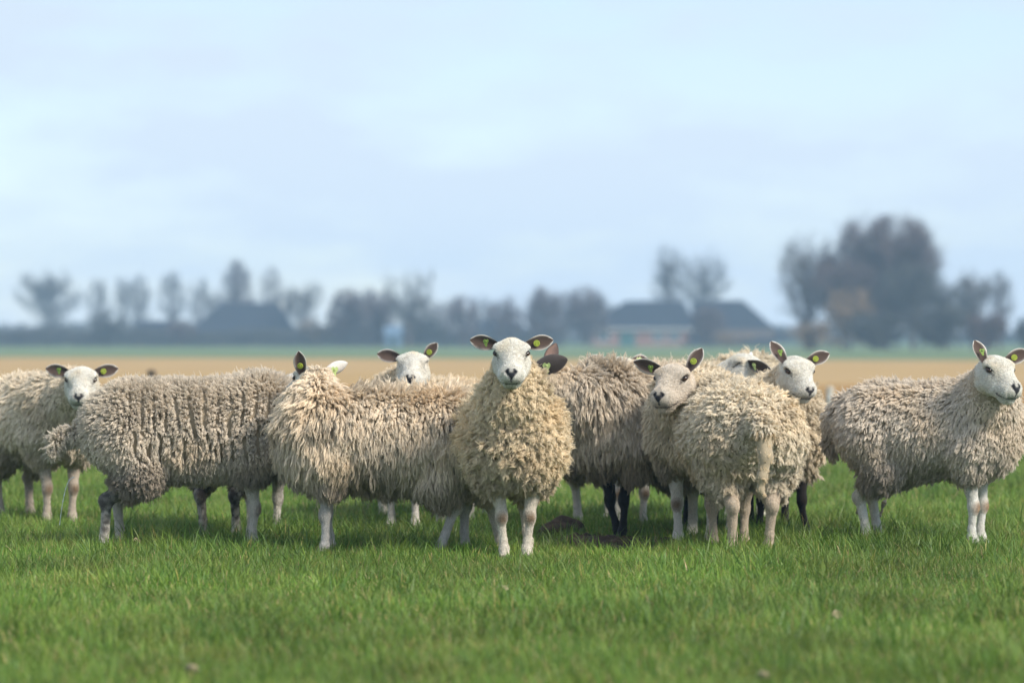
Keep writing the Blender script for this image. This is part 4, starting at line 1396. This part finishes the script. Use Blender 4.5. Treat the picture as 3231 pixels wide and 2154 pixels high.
S('sheep with closed eyes peering over the back of the long woolled sheep', 1270, 19.75, (-0.5, -0.86), (1303, 1156, 19.45), -94, 30, 'chunky', 16, closed=True, tags=('button', None),
  dens=0.75, legc=(0.66, 0.62, 0.57), wool=(0.55, 0.47, 0.35), mud=(0.3, 0.2, 0.3, 0.3),
  ears=[((0.55, -0.1, 0.7), (-0.25, -0.95, 0.1), (0.10, 0.034, 1.3)), None])
S('black legged sheep right behind the central sheep, dark ear with a heart shaped tag', 1940, 18.75, (-0.72, -0.69), (1702, 1195, 18.6), 150, 30, 'lank', 17, face=BLACK, legc=(0.012, 0.011, 0.012),
  knee=(0.012, 0.011, 0.012), earc=((0.075, 0.060, 0.055), (0.30, 0.19, 0.15)), tags=('flag_back', None), wool=(0.50, 0.43, 0.335), s=1.06, lx=1.08, nose=0,
  ears=[((0.92, -0.20, 0.30), (0.15, 0.95, 0.25), (0.165, 0.046, 0.8)), ((0.32, 0.1, 0.95), (-0.3, -0.9, 0.1), (0.13, 0.036, 1.2))],
  legs=[(0.0, -0.03), (-0.03, 0.05), (0, 0), (0, 0)])
S('sheep mostly hidden behind the black legged sheep, only crown and pale legs showing', 1990, 19.9, (0.35, -0.94), (1955, 1172, 19.6), -60, 25, 'chunky', 18, tags=('flag', None), dens=0.7,
  legc=(0.66, 0.62, 0.57))
S('sheep with a cream face turned left, right of centre, body behind the tailed sheep', 2190, 18.3, (-0.2, -0.98), (2132, 1200, 17.95), -120, 33, 'pointy', 19, s=1.08, tags=('button', 'flag_green'),
  face=(0.53, 0.47, 0.40), wool=(0.52, 0.45, 0.34), dens=1.0, legc=(0.68, 0.64, 0.58),
  ears=[((0.45, 0.1, 0.75), (-0.35, -0.92, 0.0), (0.115, 0.036, 1.3)), ((-0.95, 0.05, 0.30), (0.1, -0.85, -0.35), (0.135, 0.036, 1.1))])
S('sheep seen from behind with a bare curled tail over its round rump', 2372, 17.45, (-0.14, 0.99), (2420, 1470, 18.25), 60, 60, 'lumpy', 20, at='hind', tail='bare', tags=(None, None), fat=1.12, lx=1.0, s=1.02,
  wool=(0.57, 0.50, 0.385), legc=(0.50, 0.42, 0.33), knee=(0.44, 0.35, 0.27), legs=[(0, 0), (0, 0), (0, 0.0), (0, 0.01)], dens=1.1, belly_dirt=0.2)
S('back sheep with a white face in profile and a tall wool hump above', 2350, 20.45, (-0.15, -0.99), (2352, 1168, 20.15), 176, 16, 'chunky', 21, closed=True, tags=('flag', None), s=1.13, dens=0.75,
  wool=(0.58, 0.51, 0.39), ears=[((0.75, -0.5, -0.25), (-0.3, -0.8, -0.4)), None])
S('white faced sheep with black legs behind the tailed sheep, looking down to the right', 2462, 19.0, (0.05, -1.0), (2508, 1172, 18.7), -63, 42, 'chunky', 22, tags=('button', 'flag_green'),
  legc=(0.020, 0.014, 0.013), knee=(0.03, 0.018, 0.014), legs=[(0.03, 0.055), (0, -0.035), (0, 0), (0, 0)], dens=0.9, wool=(0.53, 0.46, 0.35),
  ears=[((0.85, 0.1, 0.35), (-0.1, -0.9, 0.1)), ((-0.5, 0.1, 0.8), (0.35, -0.9, 0.1))])
SHEEP_RIGHT = S('rightmost sheep standing apart sideways, head raised and cut by the picture edge', 3085, 18.25, (0.92, -0.39), (3136, 1172, 18.0), -58, 36, 'pointy', 23, tags=('button', 'flag_green'),
  wool=(0.485, 0.425, 0.345), lx=0.98, dens=1.1, legc=(0.68, 0.65, 0.60), knee=(0.34, 0.22, 0.13), s=1.02,
  ears=[((0.85, 0.1, 0.40), (-0.1, -0.9, 0.1)), ((-0.35, 0.1, 0.9), (0.45, -0.88, 0.1), (0.11, 0.038, 1.3))])
S('grazing sheep almost hidden behind the central sheep, only pale thin legs under the flock', 1535, 20.9, (1.0, 0.05), (1655, 1400, 20.9), 5, 60, 'chunky', 24, tags=(None, None), dens=0.6, s=0.93, lx=1.15,
  legc=(0.60, 0.56, 0.50), wool=(0.53, 0.46, 0.35))
print('strands', NSTR)

# ------------------------------------------------------------------ bare soil between the sheep
def soil():
    x0, x1, y0, y1 = px2x(1680, 18.4), px2x(2230, 18.4), 17.65, 19.0
    nx, ny = 90, 90
    gx, gy = np.meshgrid(np.linspace(x0, x1, nx), np.linspace(y0, y1, ny), indexing='ij')
    P = np.stack([gx.ravel(), gy.ravel(), gx.ravel() * 0], 1)
    cx, cy = (x0 + x1) / 2, (y0 + y1) / 2
    rr = np.sqrt(((P[:, 0] - cx) / ((x1 - x0) / 2)) ** 2 + ((P[:, 1] - cy) / ((y1 - y0) / 2)) ** 2)
    n = NoiseField(60, 2.0, 10, 4)(P)
    n2 = NoiseField(61, 14, 10, 2)(P)
    z = (0.045 + 0.028 * n + 0.014 * n2) * (1 - smooth01(rr + 0.15 * n, 0.65, 1.0)) - 0.01
    P[:, 2] = z
    i = np.arange(nx * ny).reshape(nx, ny)
    F = np.stack([i[:-1, :-1].ravel(), i[1:, :-1].ravel(), i[1:, 1:].ravel(), i[:-1, 1:].ravel()], 1)
    o = mesh_obj('bare_soil', P, F, M_SOIL, smooth=True)
    tag(o, kind='structure')
    # a molehill
    a = np.linspace(0, 2 * math.pi, 28, endpoint=False)
    V = []; Fc = []
    for k, t in enumerate(np.linspace(0, 1, 10)):
        for b in a:
            q = np.array([[math.cos(b) * 0.14 * (1 - t) + 3, math.sin(b) * 0.14 * (1 - t), t * 0.1]])
            m = 1 + 0.18 * NoiseField(63, 9, 8, 2)(q)[0]
            V.append((math.cos(b) * 0.15 * m * (1 - t ** 1.6), math.sin(b) * 0.15 * m * (1 - t ** 1.6), 0.125 * t * m - 0.01))
    for k in range(9):
        for j in range(28):
            Fc.append((k * 28 + j, k * 28 + (j + 1) % 28, (k + 1) * 28 + (j + 1) % 28, (k + 1) * 28 + j))
    o = mesh_obj('molehill', V, Fc, M_SOIL, smooth=True)
    o.location = (px2x(1772, 19.2), 19.2, 0)
    tag(o, 'small dark molehill between the pale legs behind the central sheep', 'molehill')


soil()

# ------------------------------------------------------------------ grass: tufts scattered with geometry nodes
def tuft(name, seed, n, rad, hmin, hmax, wid, dry, cols, drycols):
    r = np.random.default_rng(seed)
    K = 4
    V = []; F = []; C = []
    for b in range(n):
        a = r.uniform(0, 6.28); q = rad * math.sqrt(r.random())
        bx, by = q * math.cos(a), q * math.sin(a)
        hh = r.uniform(hmin, hmax) * (1 if r.random() < 0.85 else 1.35)
        az = r.uniform(0, 6.28)
        ln = r.uniform(0.1, 0.9) * hh
        w = wid * r.uniform(0.6, 1.3)
        fa = az + math.pi / 2 + r.normal() * 0.5
        isdry = r.random() < dry
        c = np.array(drycols[r.integers(len(drycols))] if isdry else cols[r.integers(len(cols))]) * r.uniform(0.8, 1.2)
        s = len(V)
        for k in range(K):
            t = k / (K - 1)
            x = bx + math.cos(az) * ln * t ** 2; y = by + math.sin(az) * ln * t ** 2
            z = hh * (t - 0.18 * t * t * (ln / hh)) - 0.004
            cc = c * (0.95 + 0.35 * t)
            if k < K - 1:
                ww = w * (1 - t ** 2 * 0.7)
                V.append((x - math.cos(fa) * ww, y - math.sin(fa) * ww, z)); V.append((x + math.cos(fa) * ww, y + math.sin(fa) * ww, z))
                C += [cc, cc]
            else:
                V.append((x, y, z)); C.append(cc)
        for k in range(K - 2):
            F.append((s + 2 * k, s + 2 * k + 1, s + 2 * k + 3, s + 2 * k + 2))
        F.append((s + 2 * (K - 2), s + 2 * (K - 2) + 1, s + 2 * (K - 1)))
    me = bpy.data.meshes.new(name)
    me.from_pydata([tuple(v) for v in V], [], F)
    me.update()
    at = me.color_attributes.new('Col', 'FLOAT_COLOR', 'POINT')
    c4 = np.ones((len(V), 4), np.float32); c4[:, :3] = np.array(C)
    at.data.foreach_set('color', c4.ravel())
    me.materials.append(M_GRASS)
    return bpy.data.objects.new(name, me)


def scatter(name, pts, rot, scl, idx, tufts, label, cat):
    coll = bpy.data.collections.new(name + '_tufts')
    for t in tufts:
        coll.objects.link(t)
    me = bpy.data.meshes.new(name)
    me.vertices.add(len(pts))
    me.vertices.foreach_set('co', pts.astype(np.float32).ravel())
    for nm, ty, arr, key in (('rot', 'FLOAT_VECTOR', rot, 'vector'), ('scl', 'FLOAT_VECTOR', scl, 'vector'), ('idx', 'INT', idx, 'value')):
        a = me.attributes.new(nm, ty, 'POINT')
        a.data.foreach_set(key, arr.astype(np.int32 if ty == 'INT' else np.float32).ravel())
    o = bpy.data.objects.new(name, me)
    COL.objects.link(o)
    tag(o, label, cat, kind='stuff')
    ng = bpy.data.node_groups.new(name + '_scatter', 'GeometryNodeTree')
    ng.interface.new_socket('Geometry', in_out='INPUT', socket_type='NodeSocketGeometry')
    ng.interface.new_socket('Geometry', in_out='OUTPUT', socket_type='NodeSocketGeometry')
    N = ng.nodes
    gi = N.new('NodeGroupInput'); go = N.new('NodeGroupOutput')
    ci = N.new('GeometryNodeCollectionInfo'); ci.inputs['Collection'].default_value = coll
    ci.inputs['Separate Children'].default_value = True; ci.inputs['Reset Children'].default_value = True
    iop = N.new('GeometryNodeInstanceOnPoints'); iop.inputs['Pick Instance'].default_value = True

    def na(nm, ty):
        n = N.new('GeometryNodeInputNamedAttribute'); n.data_type = ty; n.inputs['Name'].default_value = nm
        return n.outputs['Attribute']
    e2r = N.new('FunctionNodeEulerToRotation')
    ng.links.new(na('rot', 'FLOAT_VECTOR'), e2r.inputs[0])
    ng.links.new(gi.outputs[0], iop.inputs['Points'])
    ng.links.new(ci.outputs[0], iop.inputs['Instance'])
    ng.links.new(na('idx', 'INT'), iop.inputs['Instance Index'])
    ng.links.new(e2r.outputs[0], iop.inputs['Rotation'])
    ng.links.new(na('scl', 'FLOAT_VECTOR'), iop.inputs['Scale'])
    ng.links.new(iop.outputs[0], go.inputs[0])
    md = o.modifiers.new('scatter', 'NODES')
    md.node_group = ng
    return o


GREEN = [(0.112, 0.195, 0.024), (0.150, 0.235, 0.032), (0.080, 0.160, 0.024), (0.180, 0.265, 0.044), (0.115, 0.212, 0.044)]
DRY = [(0.42, 0.32, 0.13), (0.36, 0.30, 0.09), (0.50, 0.36, 0.20)]
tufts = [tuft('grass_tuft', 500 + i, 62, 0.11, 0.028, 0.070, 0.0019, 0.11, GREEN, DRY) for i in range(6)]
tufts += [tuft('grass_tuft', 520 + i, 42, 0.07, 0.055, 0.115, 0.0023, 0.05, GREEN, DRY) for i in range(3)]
r = np.random.default_rng(77)


def region(d0, d1, dens):
    n = int((d1 - d0) * 14 * dens * 2)
    y = np.sqrt(r.uniform(d0 ** 2, d1 ** 2, n))
    hw = 0.5 * 36 / 135 * y * 1.25 + 0.8
    area = (0.5 * 36 / 135 * 1.25) * (d1 ** 2 - d0 ** 2) + 1.6 * (d1 - d0)
    n = int(area * dens)
    y = np.sqrt(r.uniform(d0 ** 2, d1 ** 2, n))
    hw = 0.5 * 36 / 135 * y * 1.25 + 0.8
    x = r.uniform(-1, 1, n) * hw
    return np.stack([x, y, np.zeros(n)], 1)


gp = np.concatenate([region(7.5, 22, 170), region(22, 41.5, 75)])
bx, by = (gp[:, 0] - px2x(1965, 18.4)) / 0.36, (gp[:, 1] - 18.30) / 0.55
gp = gp[~((bx ** 2 + by ** 2 < 1) & (r.random(len(gp)) < 0.70))]
n = len(gp)
nn = NoiseField(70, 0.8, 10, 3)(gp)
tall = r.random(n) < np.clip(0.08 + 0.16 * nn, 0.01, 0.5)
herd = smooth01(gp[:, 1], 17.5, 17.9) * (1 - smooth01(gp[:, 1], 19.5, 21.5))
feet = smooth01(gp[:, 1], 16.7, 17.0) * (1 - smooth01(gp[:, 1], 18.6, 19.0))
tall |= (r.random(n) < 0.13 * herd + 0.10 * feet)
gi_ = np.where(tall, r.integers(6, 9, n), r.integers(0, 6, n))
sz = (1.0 + 0.22 * nn + 0.12 * r.normal(size=n)).clip(0.6, 1.6)
gr_ = np.stack([r.normal(0, 0.06, n), r.normal(0, 0.06, n), r.uniform(0, 6.28, n)], 1)
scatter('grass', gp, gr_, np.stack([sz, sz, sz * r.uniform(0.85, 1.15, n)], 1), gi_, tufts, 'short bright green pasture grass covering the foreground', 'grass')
STRAW = [(0.50, 0.32, 0.15), (0.58, 0.40, 0.20), (0.44, 0.27, 0.12)]
dt = [tuft('dry_tuft', 560 + i, 30, 0.18, 0.05, 0.14, 0.005, 0.0, STRAW, STRAW) for i in range(3)]
dp = region(41.2, 75, 14)
n = len(dp)
scatter('dry_stubble', dp, np.stack([np.zeros(n), np.zeros(n), r.uniform(0, 6.28, n)], 1), np.ones((n, 3)) * r.uniform(0.7, 1.2, (n, 1)), r.integers(0, 3, n), dt, 'dry straw coloured stubble on the tan field behind the flock', 'stubble')

# ------------------------------------------------------------------ small things in the grass
def leaf(px, py, size, label, seed):
    d = FPX / (py - HORY)
    rr = np.random.default_rng(seed)
    V = []; F = []
    nu, nv = 8, 5
    for i in range(nu):
        u = i / (nu - 1)
        w = size * 0.42 * math.sin(math.pi * (0.04 + 0.92 * u)) ** 0.8
        for j in range(nv):
            v = j / (nv - 1) * 2 - 1
            V.append((u * size - size / 2, w * v, size * (0.22 * v * v + 0.25 * (u - 0.5) ** 2) + rr.normal() * size * 0.015))
    for i in range(nu - 1):
        for j in range(nv - 1):
            a = i * nv + j
            F.append((a, a + nv, a + nv + 1, a + 1))
    o = mesh_obj('dry_leaf', V, F, M_DRYLEAF, smooth=True)
    so = o.modifiers.new('thickness', 'SOLIDIFY'); so.thickness = 0.001
    o.location = (px2x(px, d), d, 0.058)
    o.rotation_euler = (rr.uniform(0.6, 1.1), rr.uniform(-0.3, 0.3), rr.uniform(0, 3))
    tag(o, label, 'leaf', 'dry leaves in the grass')


leaf(2636, 1995, 0.042, 'pale dry leaf in the grass right below the tailed sheep', 1)
leaf(2402, 2200, 0.04, 'pale dry leaf near the bottom edge right of centre', 2)
leaf(600, 2180, 0.045, 'brown and white dry leaf near the bottom left', 3)
leaf(1590, 1905, 0.035, 'small pale leaf in the grass under the central sheep', 4)
leaf(430, 1745, 0.035, 'small curled pale leaf by the hind feet of the cracked fleece sheep', 5)

def tube_path(P, R, sides=6):
    P = np.array(P, float); R = np.array(R, float)
    return tube_mesh((P[:-1], P[1:], R[:-1], R[1:]), sides)


def stream():
    m, nt, bs = new_mat('clear_liquid')
    bs.inputs['Base Color'].default_value = (0.85, 0.88, 0.9, 1)
    bs.inputs['Roughness'].default_value = 0.05
    bs.inputs['Specular IOR Level'].default_value = 0.9
    d = 18.05
    n = 26
    P = []; R = []
    for i in range(n):
        t = i / (n - 1)
        P.append((px2x(236 - 48 * t ** 0.55, d), d, py2z(1505 + 150 * t ** 1.5, d)))
        R.append(0.0022 * (1 + 0.45 * math.sin(i * 2.1)) * (1 - 0.3 * t))
    V, F = tube_path(P, R)
    o = mesh_obj('liquid_stream', V, F, m, smooth=True)
    tag(o, 'thin glistening stream falling below the raised tail at the left', 'stream')


stream()


def wool_strand(px, py0, py1, seed):
    rr = np.random.default_rng(seed)
    d = 18.75
    n = 14
    P = []; R = []
    for i in range(n):
        t = i / (n - 1)
        P.append((px2x(px + rr.normal() * 2 + 8 * math.sin(t * 5), d), d + rr.normal() * 0.002, py2z(py0 + (py1 - py0) * t, d)))
        R.append(0.0025 + 0.0055 * max(0, rr.normal()) * t + (0.006 if i in (8, 9, 12) else 0))
    V, F = tube_path(P, R)
    o = mesh_obj('wool_strand', V, F, M_HOOFSTRAND, None, smooth=True)
    o.parent = SHEEP_RIGHT
    bpy.context.view_layer.update()
    o.matrix_parent_inverse = SHEEP_RIGHT.matrix_world.inverted()


wool_strand(2790, 1510, 1630, 3)
wool_strand(2712, 1525, 1620, 4)

# ------------------------------------------------------------------ haze
v, f = box_vf(-400, 400, -20, 600, -1.0, 13.6)
hz = mesh_obj('haze', v, f, None)
hm = bpy.data.materials.new('haze')
hm.use_nodes = True
hn = hm.node_tree
hn.nodes.clear()
ho = hn.nodes.new('ShaderNodeOutputMaterial')
hvn = hn.nodes.new('ShaderNodeVolumePrincipled')
hvn.inputs['Color'].default_value = (0.46, 0.70, 1.0, 1)
hvn.inputs['Density'].default_value = 0.00076
hvn.inputs['Anisotropy'].default_value = 0.0
hn.links.new(hvn.outputs['Volume'], ho.inputs['Volume'])
hz.data.materials.append(hm)
tag(hz, 'thin bluish haze over the far fields and trees', 'haze', kind='stuff')
